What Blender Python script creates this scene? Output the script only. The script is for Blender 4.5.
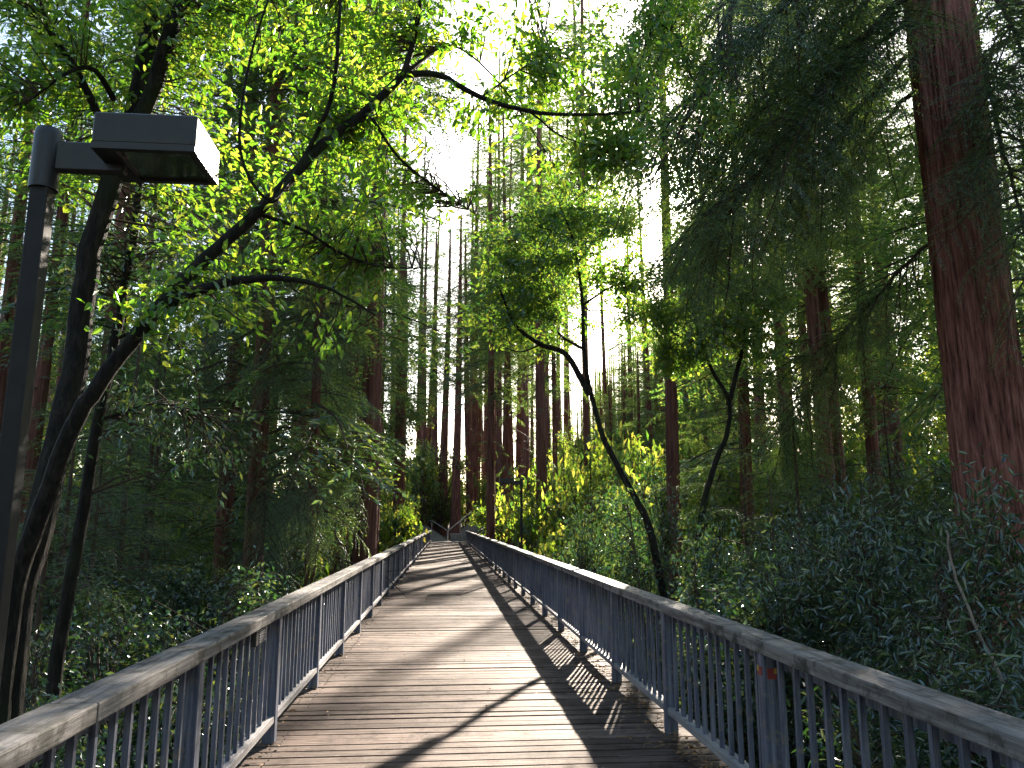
import bpy, math, random
import numpy as np
from mathutils import Vector, Matrix

for o in list(bpy.data.objects):
    bpy.data.objects.remove(o, do_unlink=True)
SC = bpy.context.scene
COL = SC.collection
R = math.radians
rng = np.random.default_rng(11)
rnd = random.Random(5)

# ------------------------------------------------------------------ camera, sky, sun, exposure
PITCH, YAW, FPX = R(10.25), R(4.85), 769.0
CAM = np.array((0.0, 0.0, 1.6))
cam_d = bpy.data.cameras.new('camera')
cam_d.sensor_width = 36.0
cam_d.lens = 36.0 * FPX / 1024.0
cam_d.clip_end = 3000
cam_o = bpy.data.objects.new('camera', cam_d)
COL.objects.link(cam_o)
cam_o.location = CAM
cam_o.rotation_euler = (math.pi / 2 + PITCH, 0, -YAW)
SC.camera = cam_o

SUN_AZ, SUN_EL = R(17.95), R(24.05)
SUN = Vector((math.sin(SUN_AZ) * math.cos(SUN_EL), math.cos(SUN_AZ) * math.cos(SUN_EL), math.sin(SUN_EL)))
W = bpy.data.worlds.new('World')
SC.world = W
W.use_nodes = True
wn = W.node_tree
wn.nodes.clear()
wo = wn.nodes.new('ShaderNodeOutputWorld')
bg = wn.nodes.new('ShaderNodeBackground')
sky = wn.nodes.new('ShaderNodeTexSky')
sky.sky_type = 'NISHITA'
sky.sun_disc = False
sky.sun_elevation = SUN_EL
sky.sun_rotation = SUN_AZ
sky.dust_density = 1.5
sky.ozone_density = 1.5
bg.inputs['Strength'].default_value = 0.06
# the bright aureole of the hazy air round the low sun, part of the sky
tc = wn.nodes.new('ShaderNodeTexCoord')
dt = wn.nodes.new('ShaderNodeVectorMath'); dt.operation = 'DOT_PRODUCT'
dt.inputs[1].default_value = SUN
wn.links.new(tc.outputs['Generated'], dt.inputs[0])
mx = wn.nodes.new('ShaderNodeMath'); mx.operation = 'MAXIMUM'; mx.inputs[1].default_value = 0.0
wn.links.new(dt.outputs['Value'], mx.inputs[0])
prev = sky.outputs['Color']
for pw, amt in ((3000.0, (500, 450, 380)), (500.0, (90, 80, 66)), (40.0, (12, 11, 10))):
    p = wn.nodes.new('ShaderNodeMath'); p.operation = 'POWER'; p.inputs[1].default_value = pw
    wn.links.new(mx.outputs[0], p.inputs[0])
    m = wn.nodes.new('ShaderNodeVectorMath'); m.operation = 'SCALE'
    m.inputs[0].default_value = amt
    wn.links.new(p.outputs[0], m.inputs['Scale'])
    a = wn.nodes.new('ShaderNodeVectorMath'); a.operation = 'ADD'
    wn.links.new(prev, a.inputs[0]); wn.links.new(m.outputs[0], a.inputs[1])
    prev = a.outputs[0]
wn.links.new(prev, bg.inputs['Color'])
wn.links.new(bg.outputs[0], wo.inputs['Surface'])

sun_d = bpy.data.lights.new('sun', 'SUN')
sun_d.energy = 4.7
sun_d.angle = R(0.53)
sun_d.color = (1.0, 0.88, 0.73)
sun_o = bpy.data.objects.new('sun', sun_d)
COL.objects.link(sun_o)
sun_o.rotation_euler = SUN.to_track_quat('Z', 'Y').to_euler()
sun_o.location = (20, 60, 40)

SC.view_settings.view_transform = 'Standard'
SC.view_settings.look = 'None'
SC.view_settings.exposure = 2.95
SC.view_settings.gamma = 1.0
SC.render.engine = 'CYCLES'
cy = SC.cycles
cy.max_bounces = 6
cy.diffuse_bounces = 3
cy.glossy_bounces = 2
cy.transmission_bounces = 4
cy.transparent_max_bounces = 4
cy.use_denoising = True
cy.denoising_prefilter = 'NONE'
SC.render.filter_size = 1.2
cy.pixel_filter_type = 'BLACKMAN_HARRIS'
cy.sample_clamp_indirect = 1.5

# pixel -> world helper for siting things that were measured in the photograph
_f = np.array((math.sin(YAW) * math.cos(PITCH), math.cos(YAW) * math.cos(PITCH), math.sin(PITCH)))
_r = np.array((math.cos(YAW), -math.sin(YAW), 0.0))
_u = np.array((-math.sin(YAW) * math.sin(PITCH), -math.cos(YAW) * math.sin(PITCH), math.cos(PITCH)))

def at(px, py, Y):
    d = _f + (px - 512) / FPX * _r + (384 - py) / FPX * _u
    return CAM + d * (Y / d[1])

def screen(p):
    p = np.array(p) - CAM
    d = p @ _f
    return 512 + FPX * (p @ _r) / d, 384 - FPX * (p @ _u) / d

# ------------------------------------------------------------------ materials
MAT = {}

def nt(name):
    m = bpy.data.materials.new(name)
    m.use_nodes = True
    m.node_tree.nodes.clear()
    MAT[name] = m
    out = m.node_tree.nodes.new('ShaderNodeOutputMaterial')
    return m, m.node_tree, out

def N(t, typ, **kw):
    n = t.nodes.new(typ)
    for k, v in kw.items():
        if k in n.inputs.keys():
            n.inputs[k].default_value = v
        else:
            setattr(n, k, v)
    return n

def ramp(t, stops):
    r = t.nodes.new('ShaderNodeValToRGB')
    e = r.color_ramp.elements
    e[0].position, e[0].color = stops[0][0], (*stops[0][1], 1)
    e[1].position, e[1].color = stops[1][0], (*stops[1][1], 1)
    for p, c in stops[2:]:
        k = e.new(p); k.color = (*c, 1)
    return r

def leaf_mat(name, cols, trans, tw=0.42, gloss=0.07, rough=0.4):
    """leaf that scatters and lets light through; tint differs leaf by leaf and plant by plant"""
    m, t, out = nt(name)
    g = N(t, 'ShaderNodeNewGeometry')
    oi = N(t, 'ShaderNodeObjectInfo')
    cr = ramp(t, [(0.0, cols[0]), (0.55, cols[1]), (1.0, cols[2])])
    t.links.new(g.outputs['Random Per Island'], cr.inputs[0])
    tr = ramp(t, [(0.0, trans[0]), (0.6, trans[1]), (1.0, trans[2])])
    t.links.new(g.outputs['Random Per Island'], tr.inputs[0])
    hv = N(t, 'ShaderNodeHueSaturation')
    mr = N(t, 'ShaderNodeMapRange')
    mr.inputs['To Min'].default_value = 0.75; mr.inputs['To Max'].default_value = 1.3
    t.links.new(oi.outputs['Random'], mr.inputs['Value'])
    t.links.new(mr.outputs[0], hv.inputs['Value'])
    t.links.new(cr.outputs[0], hv.inputs['Color'])
    d = N(t, 'ShaderNodeBsdfDiffuse')
    t.links.new(hv.outputs[0], d.inputs['Color'])
    tl = N(t, 'ShaderNodeBsdfTranslucent')
    t.links.new(tr.outputs[0], tl.inputs['Color'])
    mix = N(t, 'ShaderNodeMixShader'); mix.inputs[0].default_value = tw
    t.links.new(d.outputs[0], mix.inputs[1]); t.links.new(tl.outputs[0], mix.inputs[2])
    gl = N(t, 'ShaderNodeBsdfGlossy'); gl.inputs['Roughness'].default_value = rough
    gl.inputs['Color'].default_value = (0.9, 0.95, 1, 1)
    mix2 = N(t, 'ShaderNodeMixShader'); mix2.inputs[0].default_value = gloss
    t.links.new(mix.outputs[0], mix2.inputs[1]); t.links.new(gl.outputs[0], mix2.inputs[2])
    t.links.new(mix2.outputs[0], out.inputs['Surface'])
    return m

leaf_mat('redwood_needles', [(0.008, 0.022, 0.016), (0.024, 0.066, 0.040), (0.085, 0.14, 0.060)],
         [(0.07, 0.20, 0.03), (0.18, 0.33, 0.04), (0.46, 0.50, 0.07)], tw=0.45, gloss=0.08, rough=0.38)
leaf_mat('bay_leaves', [(0.025, 0.065, 0.018), (0.045, 0.11, 0.025), (0.08, 0.14, 0.03)],
         [(0.12, 0.34, 0.015), (0.28, 0.54, 0.025), (0.58, 0.64, 0.05)], tw=0.55, gloss=0.08, rough=0.35)
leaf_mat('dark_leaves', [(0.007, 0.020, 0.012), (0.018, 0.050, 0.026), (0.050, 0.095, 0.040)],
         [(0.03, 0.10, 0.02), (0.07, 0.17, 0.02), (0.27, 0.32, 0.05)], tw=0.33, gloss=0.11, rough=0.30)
leaf_mat('mid_leaves', [(0.012, 0.034, 0.016), (0.032, 0.085, 0.032), (0.08, 0.14, 0.045)],
         [(0.10, 0.30, 0.03), (0.26, 0.46, 0.03), (0.56, 0.60, 0.06)], tw=0.5, gloss=0.08, rough=0.35)
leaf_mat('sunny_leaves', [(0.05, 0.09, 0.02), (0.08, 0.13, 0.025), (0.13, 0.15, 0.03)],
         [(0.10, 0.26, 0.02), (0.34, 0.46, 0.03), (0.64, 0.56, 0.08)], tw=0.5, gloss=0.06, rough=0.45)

def bark_mat(name, stops, sx=7.0, sz=0.5, bump=0.5, moss=None):
    m, t, out = nt(name)
    co = N(t, 'ShaderNodeTexCoord')
    oi = N(t, 'ShaderNodeObjectInfo')
    ad = N(t, 'ShaderNodeVectorMath'); ad.operation = 'ADD'
    ml = N(t, 'ShaderNodeVectorMath'); ml.operation = 'SCALE'; ml.inputs['Scale'].default_value = 40.0
    cb = N(t, 'ShaderNodeCombineXYZ')
    t.links.new(oi.outputs['Random'], cb.inputs['Z'])
    t.links.new(cb.outputs[0], ml.inputs[0])
    t.links.new(co.outputs['Object'], ad.inputs[0]); t.links.new(ml.outputs[0], ad.inputs[1])
    mp = N(t, 'ShaderNodeMapping'); mp.inputs['Scale'].default_value = (sx, sx, sz)
    t.links.new(ad.outputs[0], mp.inputs['Vector'])
    n1 = N(t, 'ShaderNodeTexNoise'); n1.inputs['Scale'].default_value = 1.6; n1.inputs['Detail'].default_value = 6
    n1.inputs['Roughness'].default_value = 0.65
    t.links.new(mp.outputs[0], n1.inputs['Vector'])
    cr = ramp(t, stops)
    t.links.new(n1.outputs['Fac'], cr.inputs[0])
    col = cr.outputs[0]
    if moss:
        n2 = N(t, 'ShaderNodeTexNoise'); n2.inputs['Scale'].default_value = 1.1; n2.inputs['Detail'].default_value = 4
        t.links.new(ad.outputs[0], n2.inputs['Vector'])
        cr2 = ramp(t, [(0.5, (0, 0, 0)), (0.68, (1, 1, 1))])
        t.links.new(n2.outputs['Fac'], cr2.inputs[0])
        mm = N(t, 'ShaderNodeMixRGB'); mm.inputs['Color2'].default_value = (*moss, 1)
        t.links.new(cr2.outputs[0], mm.inputs['Fac']); t.links.new(col, mm.inputs['Color1'])
        col = mm.outputs[0]
    bs = N(t, 'ShaderNodeBsdfPrincipled'); bs.inputs['Roughness'].default_value = 0.85
    bs.inputs['Specular IOR Level'].default_value = 0.25
    t.links.new(col, bs.inputs['Base Color'])
    bp = N(t, 'ShaderNodeBump'); bp.inputs['Strength'].default_value = bump; bp.inputs['Distance'].default_value = 0.06
    t.links.new(n1.outputs['Fac'], bp.inputs['Height'])
    t.links.new(bp.outputs[0], bs.inputs['Normal'])
    t.links.new(bs.outputs[0], out.inputs['Surface'])
    return m

bark_mat('redwood_bark', [(0.30, (0.040, 0.016, 0.012)), (0.5, (0.15, 0.060, 0.042)), (0.72, (0.27, 0.125, 0.095))], 7, 0.45, 0.9)
bark_mat('giant_bark', [(0.32, (0.035, 0.014, 0.012)), (0.47, (0.19, 0.075, 0.058)), (0.60, (0.33, 0.14, 0.11)), (0.75, (0.46, 0.25, 0.21))], 13, 0.9, 1.0)
bark_mat('grey_bark', [(0.3, (0.035, 0.026, 0.020)), (0.5, (0.10, 0.075, 0.058)), (0.75, (0.20, 0.16, 0.13))], 6, 0.5, 0.6, moss=(0.06, 0.07, 0.03))
bark_mat('bay_bark', [(0.32, (0.005, 0.004, 0.004)), (0.47, (0.013, 0.011, 0.009)), (0.58, (0.026, 0.021, 0.018)), (0.72, (0.055, 0.047, 0.040))], 13, 3.0, 0.9, moss=(0.022, 0.026, 0.013))
bark_mat('twig_bark', [(0.3, (0.03, 0.022, 0.016)), (0.7, (0.10, 0.07, 0.05))], 9, 2.0, 0.2)
bark_mat('bare_wood', [(0.3, (0.16, 0.13, 0.11)), (0.7, (0.34, 0.29, 0.25))], 9, 2.0, 0.2)

def wood_mat(name, stops, along='X', rough=0.75, island=0.35, bump=0.35, stains=None, spec=0.3):
    """weathered timber: grain along one axis, every board its own tone"""
    m, t, out = nt(name)
    co = N(t, 'ShaderNodeTexCoord'); g = N(t, 'ShaderNodeNewGeometry')
    ml = N(t, 'ShaderNodeVectorMath'); ml.operation = 'SCALE'; ml.inputs['Scale'].default_value = 37.0
    cb = N(t, 'ShaderNodeCombineXYZ')
    for k in ('X', 'Y', 'Z'):
        t.links.new(g.outputs['Random Per Island'], cb.inputs[k])
    t.links.new(cb.outputs[0], ml.inputs[0])
    ad = N(t, 'ShaderNodeVectorMath'); ad.operation = 'ADD'
    t.links.new(co.outputs['Object'], ad.inputs[0]); t.links.new(ml.outputs[0], ad.inputs[1])
    sc = {'X': (1.2, 26, 26), 'Y': (26, 1.2, 26), 'Z': (26, 26, 1.2)}[along]
    mp = N(t, 'ShaderNodeMapping'); mp.inputs['Scale'].default_value = sc
    t.links.new(ad.outputs[0], mp.inputs['Vector'])
    n1 = N(t, 'ShaderNodeTexNoise'); n1.inputs['Scale'].default_value = 1.5; n1.inputs['Detail'].default_value = 7
    n1.inputs['Roughness'].default_value = 0.7
    t.links.new(mp.outputs[0], n1.inputs['Vector'])
    cr = ramp(t, stops)
    t.links.new(n1.outputs['Fac'], cr.inputs[0])
    hv = N(t, 'ShaderNodeHueSaturation')
    mr = N(t, 'ShaderNodeMapRange'); mr.inputs['To Min'].default_value = 1 - island; mr.inputs['To Max'].default_value = 1 + island
    t.links.new(g.outputs['Random Per Island'], mr.inputs['Value'])
    t.links.new(mr.outputs[0], hv.inputs['Value']); t.links.new(cr.outputs[0], hv.inputs['Color'])
    col = hv.outputs[0]
    if stains:
        n2 = N(t, 'ShaderNodeTexNoise'); n2.inputs['Scale'].default_value = stains[0]; n2.inputs['Detail'].default_value = 8
        n2.inputs['Roughness'].default_value = 0.75
        t.links.new(co.outputs['Object'], n2.inputs['Vector'])
        c2 = ramp(t, [(stains[1], (0, 0, 0)), (stains[2], (1, 1, 1))])
        t.links.new(n2.outputs['Fac'], c2.inputs[0])
        mm = N(t, 'ShaderNodeMixRGB'); mm.inputs['Color2'].default_value = (*stains[3], 1)
        t.links.new(c2.outputs[0], mm.inputs['Fac']); t.links.new(col, mm.inputs['Color1'])
        col = mm.outputs[0]
    bs = N(t, 'ShaderNodeBsdfPrincipled'); bs.inputs['Roughness'].default_value = rough
    bs.inputs['Specular IOR Level'].default_value = spec
    t.links.new(col, bs.inputs['Base Color'])
    bp = N(t, 'ShaderNodeBump'); bp.inputs['Strength'].default_value = bump; bp.inputs['Distance'].default_value = 0.01
    t.links.new(n1.outputs['Fac'], bp.inputs['Height']); t.links.new(bp.outputs[0], bs.inputs['Normal'])
    t.links.new(bs.outputs[0], out.inputs['Surface'])
    return m

wood_mat('deck_wood', [(0.32, (0.020, 0.014, 0.012)), (0.45, (0.088, 0.064, 0.054)), (0.74, (0.195, 0.150, 0.132))], 'X', 0.75, 0.36, 0.7,
         stains=(3.4, 0.48, 0.64, (0.046, 0.031, 0.025)), spec=0.06)
wood_mat('cap_wood', [(0.32, (0.035, 0.031, 0.030)), (0.48, (0.14, 0.13, 0.128)), (0.72, (0.30, 0.28, 0.27))], 'Y', 0.7, 0.2, 0.6,
         stains=(5.0, 0.49, 0.60, (0.034, 0.033, 0.028)))
wood_mat('rail_wood', [(0.28, (0.10, 0.095, 0.10)), (0.5, (0.22, 0.21, 0.22)), (0.75, (0.34, 0.33, 0.33))], 'Y', 0.65, 0.15, 0.4,
         stains=(9.0, 0.55, 0.7, (0.07, 0.06, 0.05)))
wood_mat('post_paint', [(0.34, (0.028, 0.034, 0.052)), (0.5, (0.080, 0.092, 0.134)), (0.70, (0.20, 0.21, 0.25))], 'Z', 0.55, 0.15, 0.3,
         stains=(7.0, 0.54, 0.62, (0.16, 0.14, 0.115)))
wood_mat('girder_wood', [(0.3, (0.06, 0.04, 0.03)), (0.7, (0.16, 0.11, 0.08))], 'Y', 0.8, 0.1, 0.4)

def plain(name, col, rough=0.5, metal=0.0, noise=None, spec=0.5):
    m, t, out = nt(name)
    bs = N(t, 'ShaderNodeBsdfPrincipled'); bs.inputs['Roughness'].default_value = rough
    bs.inputs['Metallic'].default_value = metal
    bs.inputs['Specular IOR Level'].default_value = spec
    bs.inputs['Base Color'].default_value = (*col, 1)
    if noise:
        co = N(t, 'ShaderNodeTexCoord')
        n1 = N(t, 'ShaderNodeTexNoise'); n1.inputs['Scale'].default_value = noise[0]; n1.inputs['Detail'].default_value = 7
        n1.inputs['Roughness'].default_value = 0.7
        t.links.new(co.outputs['Object'], n1.inputs['Vector'])
        cr = ramp(t, [(0.35, col), (0.65, noise[1])])
        t.links.new(n1.outputs['Fac'], cr.inputs[0]); t.links.new(cr.outputs[0], bs.inputs['Base Color'])
        bp = N(t, 'ShaderNodeBump'); bp.inputs['Strength'].default_value = 0.25; bp.inputs['Distance'].default_value = noise[2] if len(noise) > 2 else 0.004
        t.links.new(n1.outputs['Fac'], bp.inputs['Height']); t.links.new(bp.outputs[0], bs.inputs['Normal'])
    t.links.new(bs.outputs[0], out.inputs['Surface'])
    return m

plain('lamp_bronze', (0.012, 0.011, 0.013), 0.38, 0.0, (18, (0.020, 0.018, 0.019), 0.001))
plain('pole_paint', (0.008, 0.008, 0.010), 0.55, 0.0, (14, (0.016, 0.015, 0.016), 0.001), spec=0.3)
plain('lamp_reflector', (0.62, 0.62, 0.62), 0.3, 0.5, (9, (0.25, 0.23, 0.20), 0.01))
plain('pipe_metal', (0.50, 0.48, 0.45), 0.45, 0.5)
plain('concrete', (0.34, 0.31, 0.27), 0.9, 0.0, (4, (0.22, 0.20, 0.17), 0.02))
plain('stone', (0.30, 0.27, 0.23), 0.9, 0.0, (5, (0.16, 0.14, 0.12), 0.03))
plain('sticker_red', (0.22, 0.03, 0.025), 0.7)
plain('sticker_yellow', (0.34, 0.22, 0.04), 0.7)
plain('forest_soil', (0.030, 0.020, 0.013), 0.95, 0.0, (1.3, (0.10, 0.065, 0.035), 0.1))
plain('dry_leaf', (0.20, 0.10, 0.04), 0.8, 0.0, (3, (0.34, 0.20, 0.09)))
plain('dark_vent', (0.03, 0.03, 0.035), 0.5)
m, t, out = nt('lamp_glass')
gl = N(t, 'ShaderNodeBsdfGlossy'); gl.inputs['Roughness'].default_value = 0.06
tr = N(t, 'ShaderNodeBsdfTransparent'); tr.inputs['Color'].default_value = (0.88, 0.86, 0.82, 1)
mx_ = N(t, 'ShaderNodeMixShader'); mx_.inputs[0].default_value = 0.22
t.links.new(tr.outputs[0], mx_.inputs[1]); t.links.new(gl.outputs[0], mx_.inputs[2])
t.links.new(mx_.outputs[0], out.inputs['Surface'])

# ------------------------------------------------------------------ mesh accumulators
class MB:
    """collects vertices / quads (or triangles) with a material slot; one MB makes one mesh"""
    def __init__(s):
        s.V = []; s.F = []; s.n = 0
    def add(s, V, F, mi=0, smooth=False):
        V = np.asarray(V, float); F = np.asarray(F, int)
        s.V.append(V); s.F.append((F + s.n, mi, smooth)); s.n += len(V)
    def box(s, c, size, mi=0, rot=None):
        h = np.array(size) / 2
        V = np.array([(x, y, z) for x in (-1, 1) for y in (-1, 1) for z in (-1, 1)], float) * h
        if rot is not None:
            V = V @ np.array(rot).T
        V = V + np.array(c)
        F = [(0, 1, 3, 2), (4, 6, 7, 5), (0, 4, 5, 1), (2, 3, 7, 6), (0, 2, 6, 4), (1, 5, 7, 3)]
        s.add(V, F, mi)
    def tube(s, P, Rr, sides=6, mi=0, smooth=True, cap=True):
        P = np.asarray(P, float); Rr = np.asarray(Rr, float)
        n = len(P)
        T = np.gradient(P, axis=0)
        T /= np.linalg.norm(T, axis=1)[:, None] + 1e-9
        ref = np.array((0.31, 0.17, 0.93)) if abs(T[0][2]) < 0.9 else np.array((0.93, 0.2, 0.1))
        A = ref - (T @ ref)[:, None] * T
        A /= np.linalg.norm(A, axis=1)[:, None] + 1e-9
        B = np.cross(T, A)
        th = np.arange(sides) * 2 * math.pi / sides
        V = P[:, None, :] + Rr[:, None, None] * (np.cos(th)[None, :, None] * A[:, None, :] + np.sin(th)[None, :, None] * B[:, None, :])
        V = V.reshape(-1, 3)
        i = np.arange(n - 1)[:, None] * sides; j = np.arange(sides)[None, :]; k = (j + 1) % sides
        F = np.stack([i + j, i + k, i + sides + k, i + sides + j], -1).reshape(-1, 4)
        s.add(V, F, mi, smooth)
    def build(s, name, mats, parent=None, loc=(0, 0, 0)):
        me = bpy.data.meshes.new(name)
        V = np.concatenate(s.V); me.vertices.add(len(V)); me.vertices.foreach_set('co', V.ravel())
        loops = []; starts = []; mi = []; sm = []; c = 0
        for F, m_, smo in s.F:
            k = F.shape[1]
            loops.append(F.ravel()); starts.append(c + np.arange(len(F)) * k); c += F.size
            mi.append(np.full(len(F), m_)); sm.append(np.full(len(F), smo))
        loops = np.concatenate(loops); starts = np.concatenate(starts)
        me.loops.add(len(loops)); me.loops.foreach_set('vertex_index', loops.astype(np.int32))
        me.polygons.add(len(starts)); me.polygons.foreach_set('loop_start', starts.astype(np.int32))
        me.polygons.foreach_set('material_index', np.concatenate(mi).astype(np.int32))
        me.polygons.foreach_set('use_smooth', np.concatenate(sm))
        for m_ in (mats if isinstance(mats, (list, tuple)) else [mats]):
            me.materials.append(MAT[m_])
        me.update(calc_edges=True)
        me.validate()
        o = bpy.data.objects.new(name, me)
        COL.objects.link(o)
        o.location = loc
        if parent:
            o.parent = parent
        return o

def bevel(o, w, seg=2):
    import bmesh
    bm = bmesh.new(); bm.from_mesh(o.data)
    bmesh.ops.remove_doubles(bm, verts=bm.verts, dist=1e-5)
    bmesh.ops.bevel(bm, geom=list(bm.edges), offset=w, segments=seg, affect='EDGES', profile=0.6)
    bm.to_mesh(o.data); bm.free()
    return o

def empty(name, loc, label, cat, group=None, rz=0):
    o = bpy.data.objects.new(name, None)
    COL.objects.link(o); o.location = loc; o.rotation_euler = (0, 0, rz)
    o.empty_display_size = 0.3
    o['label'] = label; o['category'] = cat
    if group: o['group'] = group
    return o

def tag(o, label, cat, group=None, kind=None):
    if label: o['label'] = label
    if cat: o['category'] = cat
    if group: o['group'] = group
    if kind: o['kind'] = kind
    return o

def dup(root, loc=None, rz=None):
    r = root.copy(); COL.objects.link(r)
    if loc is not None: r.location = loc
    if rz is not None: r.rotation_euler = (0, 0, rz)
    for ch in list(root.children):
        c = ch.copy(); COL.objects.link(c); c.parent = r
        for g in list(ch.children):
            d = g.copy(); COL.objects.link(d); d.parent = c
    return r

ORD = ['', 'first', 'second', 'third', 'fourth', 'fifth', 'sixth', 'seventh', 'eighth', 'ninth', 'tenth', 'eleventh', 'twelfth',
       'thirteenth', 'fourteenth', 'fifteenth', 'sixteenth', 'seventeenth', 'eighteenth', 'nineteenth', 'twentieth'] + \
      ['twenty ' + w for w in ('first', 'second', 'third', 'fourth', 'fifth', 'sixth', 'seventh', 'eighth', 'ninth')]

# ------------------------------------------------------------------ foliage makers
def unit(v):
    return v / (np.linalg.norm(v, axis=-1, keepdims=True) + 1e-9)

def leaf_quads(mb, P, D, L, Wd, mi, up=(0, 0, 1), roll=0.6, fold=0.25, six=False, rg=rng):
    """folded leaf blades: base P, direction D, length L, width Wd"""
    P = np.asarray(P, float); D = unit(np.asarray(D, float)); n = len(P)
    if n == 0: return
    L = np.broadcast_to(L, (n,))[:, None]; Wd = np.broadcast_to(Wd, (n,))[:, None]
    U = np.array(up)[None, :] + rg.normal(0, roll, (n, 3))
    S = unit(np.cross(D, U)); Nn = np.cross(S, D)
    if six:
        a = P + D * L * 0.30 + S * Wd * 0.46 + Nn * Wd * fold
        b = P + D * L * 0.68 + S * Wd * 0.40 + Nn * Wd * fold - Nn * L * 0.03
        a2 = P + D * L * 0.30 - S * Wd * 0.46 + Nn * Wd * fold
        b2 = P + D * L * 0.68 - S * Wd * 0.40 + Nn * Wd * fold - Nn * L * 0.03
        tip = P + D * L - Nn * L * 0.12
        V = np.stack([P, a, b, tip, b2, a2], 1).reshape(-1, 3)
        i = np.arange(n)[:, None] * 6
        F = np.concatenate([i + np.array([[0, 1, 2, 3]]), i + np.array([[0, 3, 4, 5]])])
    else:
        a = P + D * L * 0.45 + S * Wd * 0.5 + Nn * Wd * fold
        b = P + D * L * 0.45 - S * Wd * 0.5 + Nn * Wd * fold
        tip = P + D * L
        V = np.stack([P, a, tip, b], 1).reshape(-1, 3)
        F = np.arange(n)[:, None] * 4 + np.array([[0, 1, 2, 3]])
    mb.add(V, F, mi)

def needle_branch(length=3.0, droop=0.10, twig_step=0.13, leaf_step=0.055, ll=0.13, lw=0.03, seed=0, rise=0.12, hang=0.35):
    """one flat, drooping conifer branch along +x: (V, F, material) pieces in local space"""
    rg = np.random.default_rng(seed)
    mb = MB()
    xs = np.linspace(0, length, 9)
    wob = np.cumsum(rg.normal(0, 0.03, 9))
    ax = np.stack([xs, wob, rise * xs - droop * xs ** 2], 1)
    mb.tube(ax, np.linspace(0.030, 0.006, 9) * length / 3, 4, 0)
    P = []; D = []; LL = []
    x = 0.12 * length; side = 1
    while x < length:
        k = x / length
        base = np.array([np.interp(x, xs, ax[:, i]) for i in range(3)])
        tl = length * (0.33 * math.sin(math.pi * min(1, 0.18 + 0.8 * k)) + 0.05) * rg.uniform(0.7, 1.25)
        dr = unit(np.array((rg.uniform(0.45, 0.8), side, rg.normal(-hang * 0.5, 0.22))))
        m = max(3, int(tl / leaf_step))
        s = (np.arange(m) + 0.5) / m * tl
        pts = base + s[:, None] * dr + np.stack([0 * s, 0 * s, -hang * s ** 2 / max(tl, 0.3)], 1)
        if rg.random() < 0.5:
            mb.tube(pts[[0, m // 2, m - 1]], np.array([0.006, 0.004, 0.002]), 3, 0)
        pd = unit(np.cross(dr, (0, 0, 1)))
        for sg in (-1, 1):
            P.append(pts); D.append(dr * 0.75 + sg * pd * 0.75 + rg.normal(0, 0.16, (m, 3)) + np.array((0, 0, -0.15)))
            LL.append(np.full(m, ll) * rg.uniform(0.6, 1.2, m) * (1.05 - 0.45 * s / tl))
        side = -side
        x += twig_step * length / 3 * rg.uniform(0.7, 1.3)
    P = np.concatenate(P); D = np.concatenate(D); LL = np.concatenate(LL)
    leaf_quads(mb, P, D, LL, lw, 1, roll=0.35, fold=0.15, rg=rg)
    return mb

def place_branch(dst, src, M, t):
    """append branch src transformed by 3x3 M and offset t"""
    off = dst.n
    V = np.concatenate(src.V) @ M.T + t
    dst.V.append(V)
    for F, mi, sm in src.F:
        dst.F.append((F + off, mi, sm))
    dst.n += len(V)

def frame(azim, tilt, s, roll=0.0):
    ca, sa = math.cos(azim), math.sin(azim); ct, st = math.cos(tilt), math.sin(tilt)
    Rz = np.array(((ca, -sa, 0), (sa, ca, 0), (0, 0, 1)))
    Ry = np.array(((ct, 0, -st), (0, 1, 0), (st, 0, ct)))
    cr, sr = math.cos(roll), math.sin(roll)
    Rx = np.array(((1, 0, 0), (0, cr, -sr), (0, sr, cr)))
    return Rz @ Ry @ Rx * s

BR = [needle_branch(3.0, 0.10 + 0.03 * (i % 3), 0.15, 0.075, 0.18, 0.052, 50 + i, rise=0.10 + 0.06 * (i % 2)) for i in range(6)]      # far
BRN = [needle_branch(3.0, 0.12, 0.13, 0.05, 0.10, 0.022, 80 + i, rise=0.12, hang=0.45) for i in range(4)]                           # near, finer
DEADB = MB()
DEADB.tube([(0, 0, 0), (0.8, 0.05, 0.02), (1.5, 0, -0.1), (2.0, 0.1, -0.35)], [0.03, 0.022, 0.013, 0.004], 4, 0)
DEADB.tube([(0.9, 0.05, 0.0), (1.2, 0.35, -0.1), (1.35, 0.6, -0.3)], [0.012, 0.008, 0.003], 3, 0)
DEADB.tube([(1.3, 0.0, -0.05), (1.6, -0.3, -0.2)], [0.01, 0.003], 3, 0)

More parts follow.
